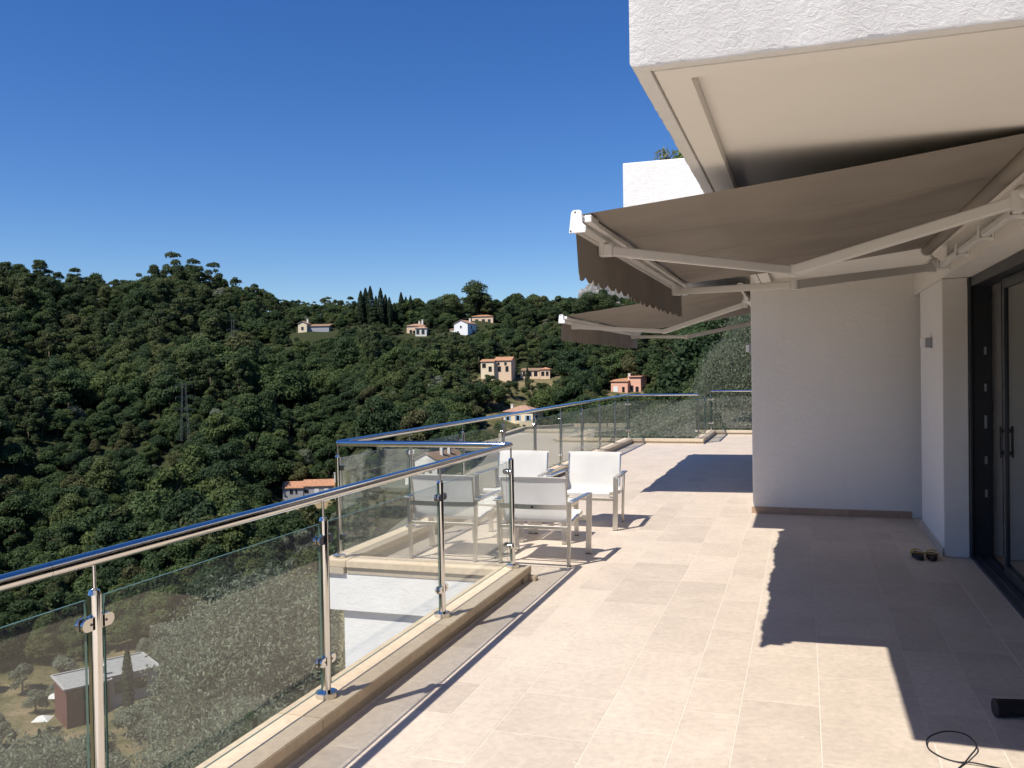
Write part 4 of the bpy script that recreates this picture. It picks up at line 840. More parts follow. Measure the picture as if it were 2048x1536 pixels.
# parasols by the flat-roofed house
for k, (az, r, lab) in enumerate(((-46.6, 172, 'white square parasol on the lawn beside the flat-roofed house'), (-45.9, 186, 'white square parasol at the corner of the flat-roofed house'))):
    x, y = pol(az, r); z = gz(x, y); t = empty('parasol', (x, y, z), 0.4, lab, 'parasol', 'white parasols in the valley')
    m = MB(); m.cyl((0, 0, -0.3), (0, 0, 2.7), 0.04, n=8); m.obj('pole', GREYM, t)
    m = MB(); m.add([(-1.4, -1.4, 2.25), (1.4, -1.4, 2.25), (1.4, 1.4, 2.25), (-1.4, 1.4, 2.25), (0, 0, 2.95), (0, 0, 2.9)], [(0, 1, 4), (1, 2, 4), (2, 3, 4), (3, 0, 4), (1, 0, 5), (2, 1, 5), (3, 2, 5), (0, 3, 5)]); m.obj('canopy', SLING, t)
# dry stone terrace walls on the ridge clearing
for k, (a0, a1, r, lab) in enumerate(((-38.2, -33.0, 396, 'lower dry stone terrace wall across the clearing below the ridge'), (-37.6, -34.2, 412, 'upper dry stone terrace wall across the clearing below the ridge'))):
    m = MB(); n = 18
    for i in range(n):
        xa, ya = pol(a0 + (a1 - a0) * i / n, r + math.sin(i) * 0.6); xb, yb = pol(a0 + (a1 - a0) * (i + 1) / n, r + math.sin(i + 1) * 0.6)
        za, zb = gz(xa, ya), gz(xb, yb); m.bar((xa, ya, za - 0.6), (xb, yb, zb - 0.6), 0.7, 4.2)
    tag(m.obj('terrace_wall', simple('dry_stone_%d' % k, (0.20, 0.17, 0.14), 0.95, noise=0.5, scale=0.7)), lab, 'wall', 'dry stone terrace walls')
# lattice pylons
def pylon(az, r, zb, hgt, base, label):
    x, y = pol(az, r); t = empty('pylon', (x, y, zb), rad(-az + 14), label, 'pylon', 'lattice pylons')
    PM = bpy.data.materials.get('pylon_steel') or simple('pylon_steel', (0.13, 0.14, 0.13), 0.8)
    m = MB(); lv = 9; tp_ = 0.45
    def cor(s_, i): ww = base * (1 - s_) + tp_ * s_ if s_ < 0.75 else (base * 0.25 + tp_ * 0.75) * (1 - (s_ - .75) * 2) + tp_ * (s_ - .75) * 2; return Vector((ww * (-1, 1, 1, -1)[i], ww * (-1, -1, 1, 1)[i], hgt * s_))
    for i in range(4):
        m.bar(cor(0, i), cor(0.75, i), 0.06, 0.06); m.bar(cor(0.75, i), cor(1, i), 0.05, 0.05)
        for k in range(lv):
            a, b_ = k / lv, (k + 1) / lv; j = (i + 1) % 4
            m.bar(cor(a, i), cor(b_, j), 0.02, 0.02); m.bar(cor(a, j), cor(b_, i), 0.02, 0.02)
    m.obj('tower', PM, t)
    for s_ in (0.55, 0.76, 0.97):
        m = MB(); m.bar((-2.6, 0, hgt * s_), (2.6, 0, hgt * s_), 0.10, 0.13); m.bar((-2.6, 0, hgt * s_), (0, 0, hgt * s_ + 0.9), 0.03, 0.03); m.bar((2.6, 0, hgt * s_), (0, 0, hgt * s_ + 0.9), 0.03, 0.03)
        arm = m.obj('cross_arm', PM, t)
        for xx in (-2.5, 2.5): MB().cyl((xx, 0, hgt * s_ - 1.0), (xx, 0, hgt * s_ - 0.1), 0.06, n=6).obj('insulator', PM, arm)
pylon(-38.6, 292, -18.5, 18.0, 1.2, 'grey lattice pylon standing in the dense wood')
pylon(-35.7, 404, 7.0, 19.0, 0.6, 'thin lattice pylon by the clearing below the ridge')

# ================================================================== VEGETATION
def cloud_mesh(name, P, Nn, L, Wd, mats, trunk=None, bias=1.0, rng=RNG, tone=(0.78, 1.22)):
    """leaf-sized rhombic faces at P, leaning to Nn; optional trunk MB joined as second material"""
    n = len(P); R_ = rng.normal(size=(n, 3)); nn = Nn * bias + R_ * 0.45; nn /= np.linalg.norm(nn, axis=1)[:, None] + 1e-9
    a = rng.normal(size=(n, 3)); t1 = np.cross(nn, a); t1 /= np.linalg.norm(t1, axis=1)[:, None] + 1e-9; t2 = np.cross(nn, t1)
    sc_ = rng.uniform(0.7, 1.35, size=(n, 1)); l = L / 2 * sc_; w_ = Wd / 2 * sc_
    V = np.stack([P - t1 * l, P + t2 * w_, P + t1 * l, P - t2 * w_], 1).reshape(-1, 3)
    tn = np.repeat(rng.uniform(tone[0], tone[1], n), 4)
    nf = n; loops = np.arange(4 * n); starts_ = np.arange(0, 4 * n, 4); mi = np.zeros(n, int)
    if trunk is not None:
        tv = np.array(trunk.v, float); b0 = len(V); V = np.vstack([V, tv]); tn = np.concatenate([tn, np.ones(len(tv))])
        ls = [b0 + i for f in trunk.f for i in f]; ln = [len(f) for f in trunk.f]
        st_ = np.concatenate([[0], np.cumsum(ln)[:-1]]) + len(loops)
        loops = np.concatenate([loops, ls]); starts_ = np.concatenate([starts_, st_]); nf += len(ln); mi = np.concatenate([mi, np.ones(len(ln), int)])
    me = bpy.data.meshes.new(name); me.vertices.add(len(V)); me.vertices.foreach_set('co', V.ravel().astype(np.float32))
    me.loops.add(len(loops)); me.loops.foreach_set('vertex_index', loops.astype(np.int32)); me.polygons.add(nf); me.polygons.foreach_set('loop_start', starts_.astype(np.int32))
    for m_ in mats: me.materials.append(m_)
    me.polygons.foreach_set('material_index', mi.astype(np.int32)); me.update(calc_edges=True); me.validate()
    at = me.attributes.new('tone', 'FLOAT', 'POINT'); at.data.foreach_set('value', tn.astype(np.float32))
    return me
def sph(n, rng): v = rng.normal(size=(n, 3)); return v / np.linalg.norm(v, axis=1)[:, None]
def blobs(C_, Rb, n, rng, squash=0.8, low=-0.35):
    """n points on the outer shells of blobs"""
    C_ = np.array(C_); Rb = np.array(Rb); pr = Rb ** 2 / (Rb ** 2).sum(); k = rng.choice(len(C_), n, p=pr)
    d = sph(n, rng); d[:, 2] = np.where(d[:, 2] < low, -d[:, 2], d[:, 2])
    rr = Rb[k] * np.clip(rng.normal(0.9, 0.13, n), 0.45, 1.2); P = C_[k] + d * rr[:, None] * np.array([1, 1, squash]); return P, d
def oak_blobs(rng, R=4.0, Hh=8.5, nb=24):
    C_, Rb = [], []
    for i in range(nb):
        d = sph(1, rng)[0]; d[2] = abs(d[2]) * 1.35 - 0.4
        C_.append((d[0] * R * 0.66, d[1] * R * 0.66, Hh * 0.46 + d[2] * Hh * 0.40)); Rb.append(R * rng.uniform(0.2, 0.48))
    return C_, Rb
def limb_trunk(rng, Hh, r0, nl=5, fork=0.35, spread=0.35):
    m = MB(); lean = rng.normal(size=2) * 0.04 * Hh
    top = (lean[0], lean[1], Hh * fork); m.tube([(0, 0, -1.2), (0, 0, 0.0), (lean[0] * 0.4, lean[1] * 0.4, Hh * fork * 0.5), top], [r0 * 1.5, r0 * 1.15, r0 * 0.9, r0 * 0.75], 8)
    for k in range(nl):
        a = 2 * math.pi * (k + rng.uniform(0, 0.6)) / nl; s_ = Hh * spread * rng.uniform(0.6, 1.1); e = (top[0] + math.cos(a) * s_, top[1] + math.sin(a) * s_, Hh * rng.uniform(0.62, 0.88))
        mid = (top[0] + math.cos(a) * s_ * 0.4, top[1] + math.sin(a) * s_ * 0.4, Hh * fork + (e[2] - Hh * fork) * 0.55)
        m.tube([(top[0], top[1], top[2] - 0.1), mid, e], [r0 * 0.55, r0 * 0.36, r0 * 0.1], 6)
    return m
class Kind:
    def __init__(s, name): s.name = name; s.cr = []; s.tr = []; s.full = []
    def add(s, P, d, L, W_, leafm, trunk, barkm, **k):
        s.cr.append(cloud_mesh(s.name + '_crown', P, d, L, W_, [leafm], **k))
        me = bpy.data.meshes.new(s.name + '_trunk'); me.from_pydata(trunk.v, [], trunk.f); me.materials.append(barkm); me.polygons.foreach_set('use_smooth', [True] * len(me.polygons)); s.tr.append(me)
oak = Kind('oak'); pine = Kind('pine'); umb = Kind('umbrella_pine'); cyp = Kind('cypress'); oliv = Kind('olive'); noliv = Kind('near_olive')
woodsrc = []
for i in range(7):
    rg = np.random.default_rng(100 + i); R = rg.uniform(3.4, 4.9); Hh = rg.uniform(6, 10.5); C_, Rb = oak_blobs(rg, R, Hh, int(rg.integers(14, 30)))
    P, d = blobs(C_, Rb, 5200, rg, 0.85); tr_ = limb_trunk(rg, Hh, 0.2)
    oak.add(P, d, 0.52, 0.36, L_OAK, tr_, BARK, rng=rg); woodsrc.append((P, d, 0.52, 0.36, L_OAK, tr_))
for i in range(4):
    rg = np.random.default_rng(200 + i); Hh = rg.uniform(9, 12); C_, Rb = [], []
    for k in range(26):
        zz = rg.uniform(0.22, 1.0); w_ = (1.05 - zz) * 3.8 + 0.9; a = rg.uniform(0, 6.28); q = math.sqrt(rg.uniform(0.05, 1))
        C_.append((math.cos(a) * w_ * q, math.sin(a) * w_ * q, Hh * zz * 0.93)); Rb.append(rg.uniform(0.7, 1.35))
    P, d = blobs(C_, Rb, 5200, rg, 0.8, -0.4); d = d * 0.8 + np.array([0, 0, 0.25]); tr_ = limb_trunk(rg, Hh, 0.22, 6, 0.5, 0.2)
    pine.add(P, d, 0.50, 0.2, L_PINE, tr_, BARK, rng=rg); woodsrc.append((P, d, 0.50, 0.2, L_PINE, tr_))
for i in range(3):
    rg = np.random.default_rng(300 + i); Hh = rg.uniform(10, 13); C_, Rb = [], []
    for k in range(22):
        a = rg.uniform(0, 6.28); q = math.sqrt(rg.uniform(0.0, 1)) * 4.0
        C_.append((math.cos(a) * q, math.sin(a) * q, Hh * (0.82 - 0.16 * (q / 4.6) ** 2 + rg.uniform(-0.14, 0.07)))); Rb.append(rg.uniform(1.1, 1.8))
    P, d = blobs(C_, Rb, 6000, rg, 0.75, -0.5); tr_ = limb_trunk(rg, Hh, 0.24, 7, 0.55, 0.27); umb.add(P, d, 0.5, 0.22, L_PINE, tr_, BARK, rng=rg)
for i in range(3):
    rg = np.random.default_rng(400 + i); Hh = rg.uniform(10.5, 13.5); n = 3200; u = rg.uniform(0.02, 1, n) ** 0.85; a = rg.uniform(0, 6.28, n)
    prof = 1.15 * np.sin(np.pi * np.clip(0.18 + 0.82 * u, 0, 1)) ** 0.75 * (1 + 0.12 * np.sin(5 * a + 9 * u)) * rg.uniform(0.75, 1.05, n)
    P = np.stack([np.cos(a) * prof, np.sin(a) * prof, u * Hh], -1); d = np.stack([np.cos(a), np.sin(a), 0.5 + 0 * a], -1)
    m = MB(); m.tube([(0, 0, -1), (0, 0, Hh * 0.5)], [0.2, 0.08], 6); cyp.add(P, d, 0.42, 0.2, L_CYP, m, BARK, rng=rg)
for i in range(3):
    rg = np.random.default_rng(500 + i); R = rg.uniform(2.2, 2.8); Hh = rg.uniform(4.4, 5.4); C_, Rb = oak_blobs(rg, R, Hh, 18)
    P, d = blobs(C_, Rb, 3200, rg, 0.9); tr_ = limb_trunk(rg, Hh, 0.2, 5, 0.3, 0.3); oliv.add(P, d, 0.36, 0.2, L_OLIVE, tr_, OBARK, rng=rg); woodsrc.append((P, d, 0.36, 0.2, L_OLIVE, tr_))
for i in range(3):
    rg = np.random.default_rng(600 + i); R = 3.0; Hh = 5.6; C_, Rb = oak_blobs(rg, R, Hh, 95); Rb = [q * 0.62 for q in Rb]
    P, d = blobs(C_, Rb, 110000, rg, 0.95, -0.8); P += rg.normal(size=P.shape) * 0.06; d = d * 0.8 + rg.normal(size=d.shape) * 0.4
    tr_ = limb_trunk(rg, Hh * 0.86, 0.15, 9, 0.3, 0.22); noliv.add(P, d, 0.082, 0.026, L_OLIVE, tr_, OBARK, rng=rg, bias=0.7, tone=(0.72, 1.3))
bpine = Kind('big_pine')
for i in range(3):
    rg = np.random.default_rng(800 + i); R = 5.0; Hh = 10.5; C_, Rb = oak_blobs(rg, R, Hh * 0.86, 26); C_ = [(x, y, z + Hh * 0.14) for x, y, z in C_]
    P, d = blobs(C_, Rb, 7000, rg, 0.8, -0.4); bpine.add(P, d, 0.5, 0.25, L_PINE, limb_trunk(rg, Hh, 0.26, 7, 0.45, 0.3), BARK, rng=rg)
noak = Kind('leafy')
for i in range(3):
    rg = np.random.default_rng(700 + i); R = 4.0; Hh = 7.5; C_, Rb = oak_blobs(rg, R, Hh, 40); P, d = blobs(C_, Rb, 34000, rg, 0.9, -0.5)
    noak.add(P, d, 0.20, 0.13, L_OAK, limb_trunk(rg, Hh, 0.2, 7), BARK, rng=rg)
def plant(kind, name, x, y, z, s, label, cat, group=None, i=None, rz=None):
    i = random.randrange(len(kind.cr)) if i is None else i
    t = empty(name, (x, y, z), random.uniform(0, 6.28) if rz is None else rz, label, cat, group)
    t.scale = (s * random.uniform(0.9, 1.1), s * random.uniform(0.9, 1.1), s) if not isinstance(s, tuple) else s
    link('crown', kind.cr[i], t); link('trunk', kind.tr[i], t); return t

# clear plots: houses, deck and clearings
CLEAR = [(-17.9, 290, 14), (-11.05, 318, 11), (-19.6, 328, 13), (-16.9, 332, 12), (-21.5, 427, 11), (-20.1, 450, 12), (-24.3, 420, 11), (-31.0, 427, 14), (-31.2, 278, 15), (-23.9, 218, 13), (-43.7, 174, 11), (-48.9, 298, 9), (-38.6, 285, 4), (-18.0, 312, 8), (-26.0, 440, 7)]
CL = [(*pol(a, r), q) for a, r, q in CLEAR]
# sight lines in front of the houses kept low: (az0, az1, r0, r1)
SIGHT = [(-19.9, -15.8, 290, -16.0), (-12.2, -9.9, 320, -5.8), (-20.6, -17.9, 330, 2.8), (-18.0, -15.8, 335, 1.0), (-22.5, -20.6, 430, 21.5), (-21.2, -19.0, 455, 27.5), (-25.5, -23.0, 425, 20.0), (-32.2, -29.7, 430, 22.0), (-33.2, -29.0, 283, -36.2), (-25.8, -22.2, 220, -25.0), (-46.6, -40.6, 172, -54.2), (-49.8, -47.5, 300, -14.0), (-28.6, -24.2, 438, 27.5)]
def blocked(x, y, tight=0.0, top=None, wide=3.0):
    a = math.degrees(math.atan2(x, y)); r = math.hypot(x, y)
    for cx, cy, q in CL:
        if (x - cx) ** 2 + (y - cy) ** 2 < (q + tight) ** 2: return True
    if top is None: return False
    pad = math.degrees(wide / r)
    return any(a0 - pad < a < a1 + pad and r < rh and top > CAM_H + (zt - CAM_H) * r / rh for a0, a1, rh, zt in SIGHT)
def clearing(a, r): return -38.4 < a < -33.2 and 388 < r < 428
cand = []; shrubs = []; step = 5.3
rv = np.random.default_rng(11)
for gx in np.arange(-470, 60, step):
    for gy in np.arange(20, 560, step):
        x, y = gx + rv.uniform(-2.2, 2.2), gy + rv.uniform(-2.2, 2.2); r = math.hypot(x, y); a = math.degrees(math.atan2(x, y))
        if not (-55 < a < 3) or r > 520: continue
        lim = np.interp(a, [-55, -36, -31, -27, -22, -17, -10, 3], [206, 206, 190, 85, 80, 80, 60, 50])
        if r < lim: continue
        zt = gz(x, y)
        if blocked(x, y) or clearing(a, r):
            if clearing(a, r) and rv.uniform() > 0.4: continue
            for _ in range(3):
                xs_, ys_ = x + rv.uniform(-2.6, 2.6), y + rv.uniform(-2.6, 2.6)
                if not blocked(xs_, ys_, -3.5): shrubs.append((xs_, ys_, rv.uniform(0.16, 0.3), random.choice((0, 1, 2, 3, 11, 12))))
            continue
        pt = math.sin(x * 0.052 + 0.7 * math.sin(y * 0.043)) * math.sin(y * 0.047 + 1.1 + 0.6 * math.sin(x * 0.038))
        s = float(np.clip(rv.lognormal(0.03, 0.26), 0.55, 1.7)) * (1.0 + 0.38 * pt) * (0.7 if r > 395 and a > -33 else 1.0)
        while s > 0.4 and blocked(x, y, 0, zt + 11.0 * s, 5.5 * s): s *= 0.8
        if s <= 0.4:
            if not blocked(x, y, 0, zt + 2.2):
                for _ in range(2): shrubs.append((x + rv.uniform(-2, 2), y + rv.uniform(-2, 2), 0.22 * rv.uniform(0.8, 1.1), random.choice((0, 1, 2, 3, 4, 11))))
            continue
        cand.append((x, y, r, a, s))
oaks = []; pines = []; olives = []
for (x, y, r, a, s) in cand:
    q = math.sin(x * 0.021 + 1.0) * math.sin(y * 0.027 + 2.0) + 0.5 * math.sin(x * 0.06 + y * 0.05)
    u = rv.uniform()
    ridge = r > 405 and a < -32
    if r < 255 and -33 < a < -26 and u < 0.75: olives.append((x, y, r, a, s * 1.1))
    elif (ridge and u < 0.55) or (not ridge and q > 0.35 and u < 0.6) or u < 0.07: pines.append((x, y, r, a, s * (0.95 if ridge else 0.9)))
    elif u > 0.95 and r > 300: olives.append((x, y, r, a, s * 1.1))
    else: oaks.append((x, y, r, a, s))
def seen(a, r): return -49.5 < a < -2 and r < 500
oaks.sort(key=lambda q: (not seen(q[3], q[2]), q[2])); pines.sort(key=lambda q: (not seen(q[3], q[2]), q[2])); olives.sort(key=lambda q: (not seen(q[3], q[2]), q[2]))
rest_pts = list(shrubs)
for i, (x, y, r, a, s) in enumerate(oaks):
    if i < 300: plant(noak if r < 150 else oak, 'oak_tree', x, y, gz(x, y) - 0.2, s, 'dense dark green broadleaf tree in the valley wood', 'tree', 'broadleaf trees of the valley wood')
    else: rest_pts.append((x, y, s, random.randrange(7)))
for i, (x, y, r, a, s) in enumerate(pines):
    if i < 220: plant(noak if r < 150 else pine, 'pine_tree', x, y, gz(x, y) - 0.2, s, 'rounded olive-green pine rising from the hillside wood', 'tree', 'pines of the hillside wood')
    else: rest_pts.append((x, y, s, 7 + random.randrange(4)))
for i, (x, y, r, a, s) in enumerate(olives):
    if i < 90: plant(noliv if r < 130 else oliv, 'olive_tree', x, y, gz(x, y) - 0.1, s, 'grey-green olive tree among the darker wood trees', 'tree', 'olive trees in the wood')
    else: rest_pts.append((x, y, s, 11 + random.randrange(3)))
# the farther wood: one object of instanced trees
srcs = []
for k, (P, d, L_, W_, lm, tr_) in enumerate(woodsrc):
    srcs.append(cloud_mesh('wood_tree_source', P, d, L_, W_, [lm, BARK], trunk=tr_, rng=np.random.default_rng(900 + k)))
pm = bpy.data.meshes.new('far_wood'); rp = np.array([(x, y, gz(x, y) - 0.2) for x, y, s, k in rest_pts])
pm.vertices.add(len(rp)); pm.vertices.foreach_set('co', rp.ravel().astype(np.float32))
for nm, typ, dat in (('k', 'INT', [k for *_, k in rest_pts]), ('s', 'FLOAT', [s for x, y, s, k in rest_pts]), ('rz', 'FLOAT', [random.uniform(0, 6.28) for _ in rest_pts])):
    at = pm.attributes.new(nm, typ, 'POINT'); at.data.foreach_set('value', dat)
wood = tag(link('far_wood', pm), 'dense mixed wood covering the upper hillside', 'wood', kind='stuff')
ng = bpy.data.node_groups.new('scatter_wood', 'GeometryNodeTree'); ng.interface.new_socket('Geometry', in_out='INPUT', socket_type='NodeSocketGeometry'); ng.interface.new_socket('Geometry', in_out='OUTPUT', socket_type='NodeSocketGeometry')
gi = ng.nodes.new('NodeGroupInput'); gout = ng.nodes.new('NodeGroupOutput'); jn_all = ng.nodes.new('GeometryNodeJoinGeometry')
def named(nm, typ):
    q = ng.nodes.new('GeometryNodeInputNamedAttribute'); q.data_type = typ; q.inputs[0].default_value = nm; return q.outputs[0]
ka, sa, ra = named('k', 'INT'), named('s', 'FLOAT'), named('rz', 'FLOAT')
cx = ng.nodes.new('ShaderNodeCombineXYZ'); ng.links.new(ra, cx.inputs[2])
srccol = []
for k, me in enumerate(srcs):
    o = bpy.data.objects.new('wood_tree_source', me); srccol.append(o)
    oi = ng.nodes.new('GeometryNodeObjectInfo'); oi.inputs['Object'].default_value = o; oi.inputs['As Instance'].default_value = True
    eq = ng.nodes.new('FunctionNodeCompare'); eq.data_type = 'INT'; eq.operation = 'EQUAL'; ng.links.new(ka, eq.inputs[2]); eq.inputs[3].default_value = k
    ip = ng.nodes.new('GeometryNodeInstanceOnPoints'); ng.links.new(gi.outputs[0], ip.inputs['Points']); ng.links.new(eq.outputs[0], ip.inputs['Selection']); ng.links.new(oi.outputs['Geometry'], ip.inputs['Instance'])
    ng.links.new(cx.outputs[0], ip.inputs['Rotation']); ng.links.new(sa, ip.inputs['Scale']); ng.links.new(ip.outputs[0], jn_all.inputs[0])
ng.links.new(jn_all.outputs[0], gout.inputs[0])
md = wood.modifiers.new('scatter', 'NODES'); md.node_group = ng

# ridge specials: cypress row, big pines
for az, r, s in ((-27.85, 442, 1.25), (-27.55, 444, 1.36), (-27.25, 441, 1.26), (-26.9, 446, 1.1), (-26.6, 440, 1.25), (-26.3, 444, 1.22), (-26.05, 441, 1.12), (-25.75, 445, 0.95), (-25.3, 448, 1.15), (-25.0, 450, 1.1), (-24.7, 448, 1.0)):
    x, y = pol(az, r); plant(cyp, 'cypress_tree', x, y, gz(x, y) - 0.3, (s * 1.35, s * 1.35, s * 1.22), 'dark slender cypress in the row on the ridge', 'tree', 'cypress row on the ridge')
for az, r, s, lab in ((-33.0, 448, 0.9, 'lone slim cypress standing on the ridge by the round tree'), (-13.6, 470, 0.75, 'slim cypress on the ridge beneath the awnings'), (-17.25, 325, 0.75, 'small cypress beside the long low bungalow')):
    x, y = pol(az, r); plant(cyp, 'cypress_tree', x, y, gz(x, y) - 0.3, s, lab, 'tree')
for az, r, s, lab in ((-22.2, 456, 1.5, 'tall bushy pine on the ridge right beside the white gabled house'), (-20.6, 470, 1.75, 'largest dark pine standing out on the ridge skyline'), (-23.0, 452, 1.25, 'loose crowned pine on the ridge next to the pale pavilion')):
    x, y = pol(az, r); plant(bpine, 'pine_tree', x, y, gz(x, y) - 0.3, (s * 1.1, s * 1.1, s), lab, 'tree')
for az, r, s in ((-18.2, 458, 1.05), (-17.3, 456, 1.0), (-15.4, 455, 0.95), (-14.6, 458, 1.2), (-13.2, 462, 1.45), (-12.4, 464, 1.4), (-42.6, 470, 1.2), (-41.6, 472, 1.35), (-40.7, 470, 1.25), (-39.6, 472, 1.4), (-38.6, 470, 1.15), (-44.6, 468, 1.2), (-45.8, 470, 1.3), (-47.2, 468, 1.15), (-37.4, 472, 1.25), (-36.0, 468, 1.1), (-34.6, 465, 1.15)):
    x, y = pol(az, r); plant(bpine, 'pine_tree', x, y, gz(x, y) - 0.3, (s * 1.05, s * 1.05, s), 'broad bushy pine standing out on the ridge skyline', 'tree', 'bushy ridge pines')
x, y = pol(-31.6, 452); plant(oak, 'oak_tree', x, y, gz(x, y) - 0.4, (1.7, 1.7, 1.35), 'large round dark tree on the ridge left of the cypress row', 'tree')
for az, r, s, lab in ((-19.45, 312, 0.62, 'round young pine standing before the cream villa'), (-18.35, 314, 0.6, 'round young pine at the stepped end of the cream villa')):
    x, y = pol(az, r); plant(umb, 'umbrella_pine', x, y, gz(x, y) - 0.3, s, lab, 'tree')

# orchard below the terrace seen through the near glass
for k in range(190):
    a = rv.uniform(-50, -29); r = rv.uniform(38, 200); x, y = pol(a, r)
    if blocked(x, y, 1, gz(x, y) + 5) or (r < 60 and a > -33): continue
    plant(oliv, 'olive_tree', x, y, gz(x, y) - 0.15, rv.uniform(0.75, 1.15), 'grey-green olive tree on the dry terraces below', 'tree', 'olive trees on the dry terraces')
for az, r, s, lab in ((-39.9, 118, 0.95, 'tall dark cypress on the dry terraces below the near glass'), (-42.1, 168, 0.95, 'slim dark cypress beside the flat-roofed house'), (-46.8, 128, 0.75, 'broad dark cypress on the terraces above the flat-roofed house')):
    x, y = pol(az, r); plant(cyp, 'cypress_tree', x, y, gz(x, y) - 0.3, s, lab, 'tree')
# big olives right under the terrace
for x, y, z, s, i, lab in ((-9.0, 14.0, -7.3, 1.12, 0, 'large silvery olive tree just below the terrace, behind the near glass'), (-9.6, 8.4, -7.6, 0.85, 1, 'silvery olive tree below the terrace by the nearest glass panel'), (-9.4, 18.4, -6.4, 0.8, 2, 'silvery olive tree at the edge of the gravel yard'), (-7.0, 10.2, -7.4, 0.85, 2, 'low silvery olive tree tucked under the terrace edge')):
    z = min(z, gz(x, y) + 0.0); plant(noliv, 'olive_tree', x, y, z, (s, s, s * (1 + max(0, (-7.3 - z)) * 0.0)), lab, 'tree', 'olive trees close to the terrace', i=i)
# leafy belt beyond the far end of the terrace
for k, (x, y, s, i) in enumerate(((-5.6, 27.5, 0.74, 0), (-4.5, 25.4, 0.74, 1), (-3.5, 25.0, 0.76, 2), (-2.5, 25.6, 0.78, 0), (-3.9, 28.0, 0.80, 1), (-6.4, 30.5, 0.74, 2), (-0.4, 25.2, 0.9, 1), (-4.9, 31, 0.72, 2), (-2.9, 31.5, 0.78, 0), (-1.2, 29.5, 1.0, 1), (-7.4, 47.5, 0.8, 1), (-10.5, 48.5, 0.7, 2), (-5.0, 46, 0.85, 0), (-3.4, 43, 0.85, 1))):
    if s: plant(noliv, 'olive_tree', x, y, gz(x, y) - 0.1, (s * 1.1, s * 1.1, s * 0.98), 'leafy olive tree in the belt behind the far glass panels', 'tree', 'olive belt beyond the terrace end', i=i)
plant(noliv, 'olive_tree', -1.35, 24.8, gz(-1.35, 24.8) - 0.1, (0.62, 0.62, 1.2), 'tall olive tree rising behind the far end panel beside the house', 'tree', None, i=2)
# hedges under the kerbs
def hedge(name, x0, y0, x1, y1, z0, z1, n, label, mat=None):
    rg = np.random.default_rng(int(abs(x0 * 100)) + n); P = np.stack([rg.uniform(x0, x1, n), rg.uniform(y0, y1, n), z0 + (z1 - z0) * rg.uniform(0, 1, n) ** 0.6], -1)
    P[:, 2] += 0.07 * np.sin(P[:, 1] * 5.0) + 0.05 * np.sin(P[:, 1] * 13 + P[:, 0] * 9); d = np.stack([rg.normal(size=n) * 0.6, rg.normal(size=n) * 0.6, np.ones(n)], -1)
    t = empty(name, ((x0 + x1) / 2, (y0 + y1) / 2, z0), 0, label, 'hedge'); P -= np.array([(x0 + x1) / 2, (y0 + y1) / 2, z0])
    link('foliage', cloud_mesh('hedge_foliage', P, d, 0.09, 0.05, [mat or L_HEDGE], rng=rg, bias=0.4), t)
    m = MB()
    for k in range(max(3, int((y1 - y0) / 0.6))):
        yy = -(y1 - y0) / 2 + 0.3 + k * 0.6; m.tube([(0, yy, -0.25), (0.05 * math.sin(k), yy + 0.06, (z1 - z0) * 0.7)], [0.02, 0.008], 5)
    m.obj('stem', BARK, t)
hedge('hedge', -2.85, 1.2, -2.34, 5.0, -1.3, -0.28, 8000, 'dark green hedge growing just outside the near kerb')
hedge('hedge', -4.35, 10.5, -3.9, 19.8, -1.25, -0.12, 12000, 'dark green hedge along the long kerb above the gravel yard')
# trimmed hedge by the villa seen over the yard
hedge('hedge', -13.6, 44.5, -11.2, 45.8, -5.0, -1.0, 5000, 'clipped dark hedge at the far corner of the gravel yard')
# dry weeds at the foot of the step wall
rg = np.random.default_rng(77); n = 2600; P = np.stack([rg.uniform(-6.2, -3.95, n), rg.uniform(7.2, 11.5, n), DZ + rg.uniform(0, 0.28, n)], -1); P[:, 0] = np.maximum(P[:, 0], -3.9 - (P[:, 1] - 6.9) * 0.52)
wg = link('weeds', cloud_mesh('weeds', P, np.stack([rg.normal(size=n), rg.normal(size=n), 0.1 * np.ones(n)], -1), 0.16, 0.012, [simple('dry_weed', (0.30, 0.27, 0.16), 0.9)], rng=rg)); tag(wg, 'dry pale weeds along the gravel beside the terrace kerb', 'weeds', kind='stuff')
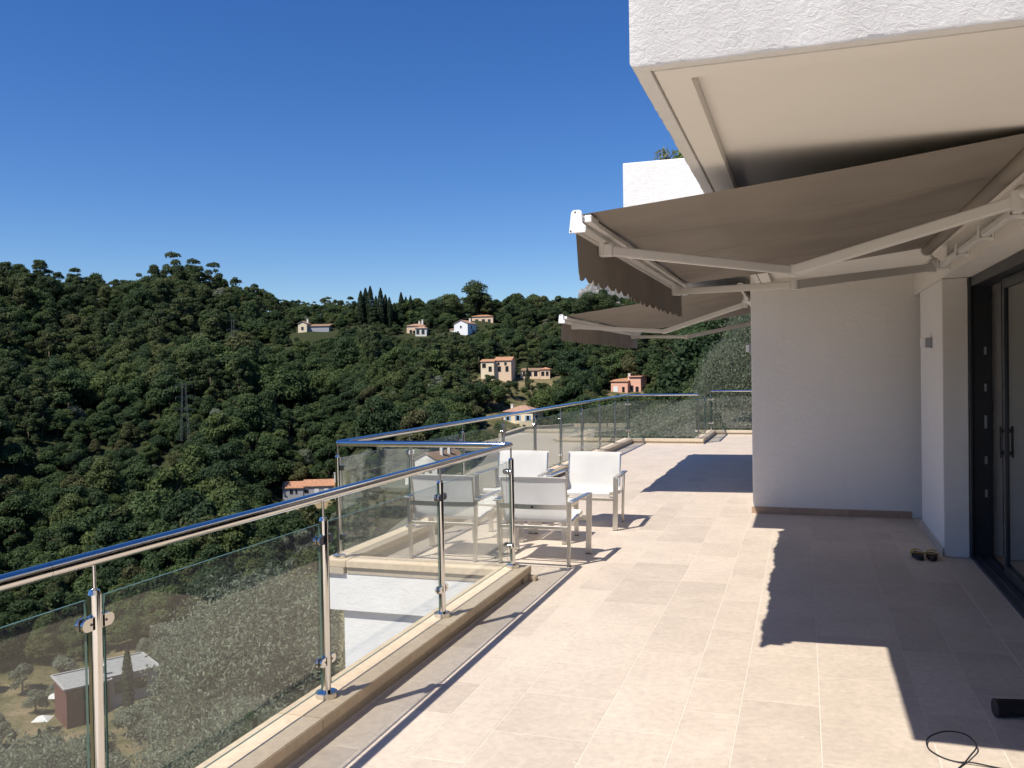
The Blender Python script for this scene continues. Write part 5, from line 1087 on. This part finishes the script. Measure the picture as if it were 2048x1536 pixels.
# planter plants on the upper parapet
for k, (x, s, lm, lab) in enumerate(((-1.16, 0.85, L_OLIVE, 'grey-blue tufted plant on the white planter parapet'), (-1.0, 0.6, L_SUCC, 'yellow-green cushion plant on the white planter parapet'), (-0.75, 0.8, L_HEDGE, 'small green plant on the planter parapet next to the roof edge'))):
    rg = np.random.default_rng(40 + k); n = 80; a = rg.uniform(0, 6.28, n); q = rg.uniform(0, 1, n); P = np.stack([np.cos(a) * q * 0.10, np.sin(a) * q * 0.10, 0.02 + 0.13 * s * rg.uniform(0, 1, n)], -1)
    t = empty('planter_plant', (x, 7.93, 3.465), 0, lab, 'plant', None); link('foliage', cloud_mesh('planter_foliage', P, np.stack([np.cos(a), np.sin(a), 0.4 + 0 * a], -1), 0.07, 0.016, [lm], rng=rg), t)
    m = MB()
    for j in range(8):
        aa = j * 0.8; m.tube([(0.02 * math.cos(aa), 0.02 * math.sin(aa), -0.01), (0.09 * math.cos(aa), 0.09 * math.sin(aa), 0.12 * s)], [0.003, 0.0015], 4)
    m.obj('stem', BARK, t)
# rock crag on the far ridge
x, y = pol(-11.6, 540); rk = MB(); rg = np.random.default_rng(5); n = 26; k = 16; Vv = []
for i in range(n):
    for j in range(k):
        u, v = i / (n - 1), j / (k - 1); hh = 15 * math.exp(-((u - 0.4) / 0.34) ** 2) * (1 - abs(v - 0.5) * 1.3) + 3.2 * math.sin(u * 23) * math.cos(v * 9) + rg.uniform(-1.6, 2.6)
        Vv.append(((u - 0.5) * 46, (v - 0.5) * 26, hh if 0 < j < k - 1 and 0 < i < n - 1 else -8))
rk.add(Vv, [(i * k + j, (i + 1) * k + j, (i + 1) * k + j + 1, i * k + j + 1) for i in range(n - 1) for j in range(k - 1)])
ro = rk.obj('rock_crag', simple('limestone_crag', (0.21, 0.20, 0.19), 0.95, noise=0.5, scale=0.35, bump=1.0, bscale=1.2)); ro.location = (x, y, gz(x, y) + 2); ro.rotation_euler = (0, 0, rad(11.6)); tag(ro, 'jagged grey rock crag on the far ridge under the awning edge', 'rock')
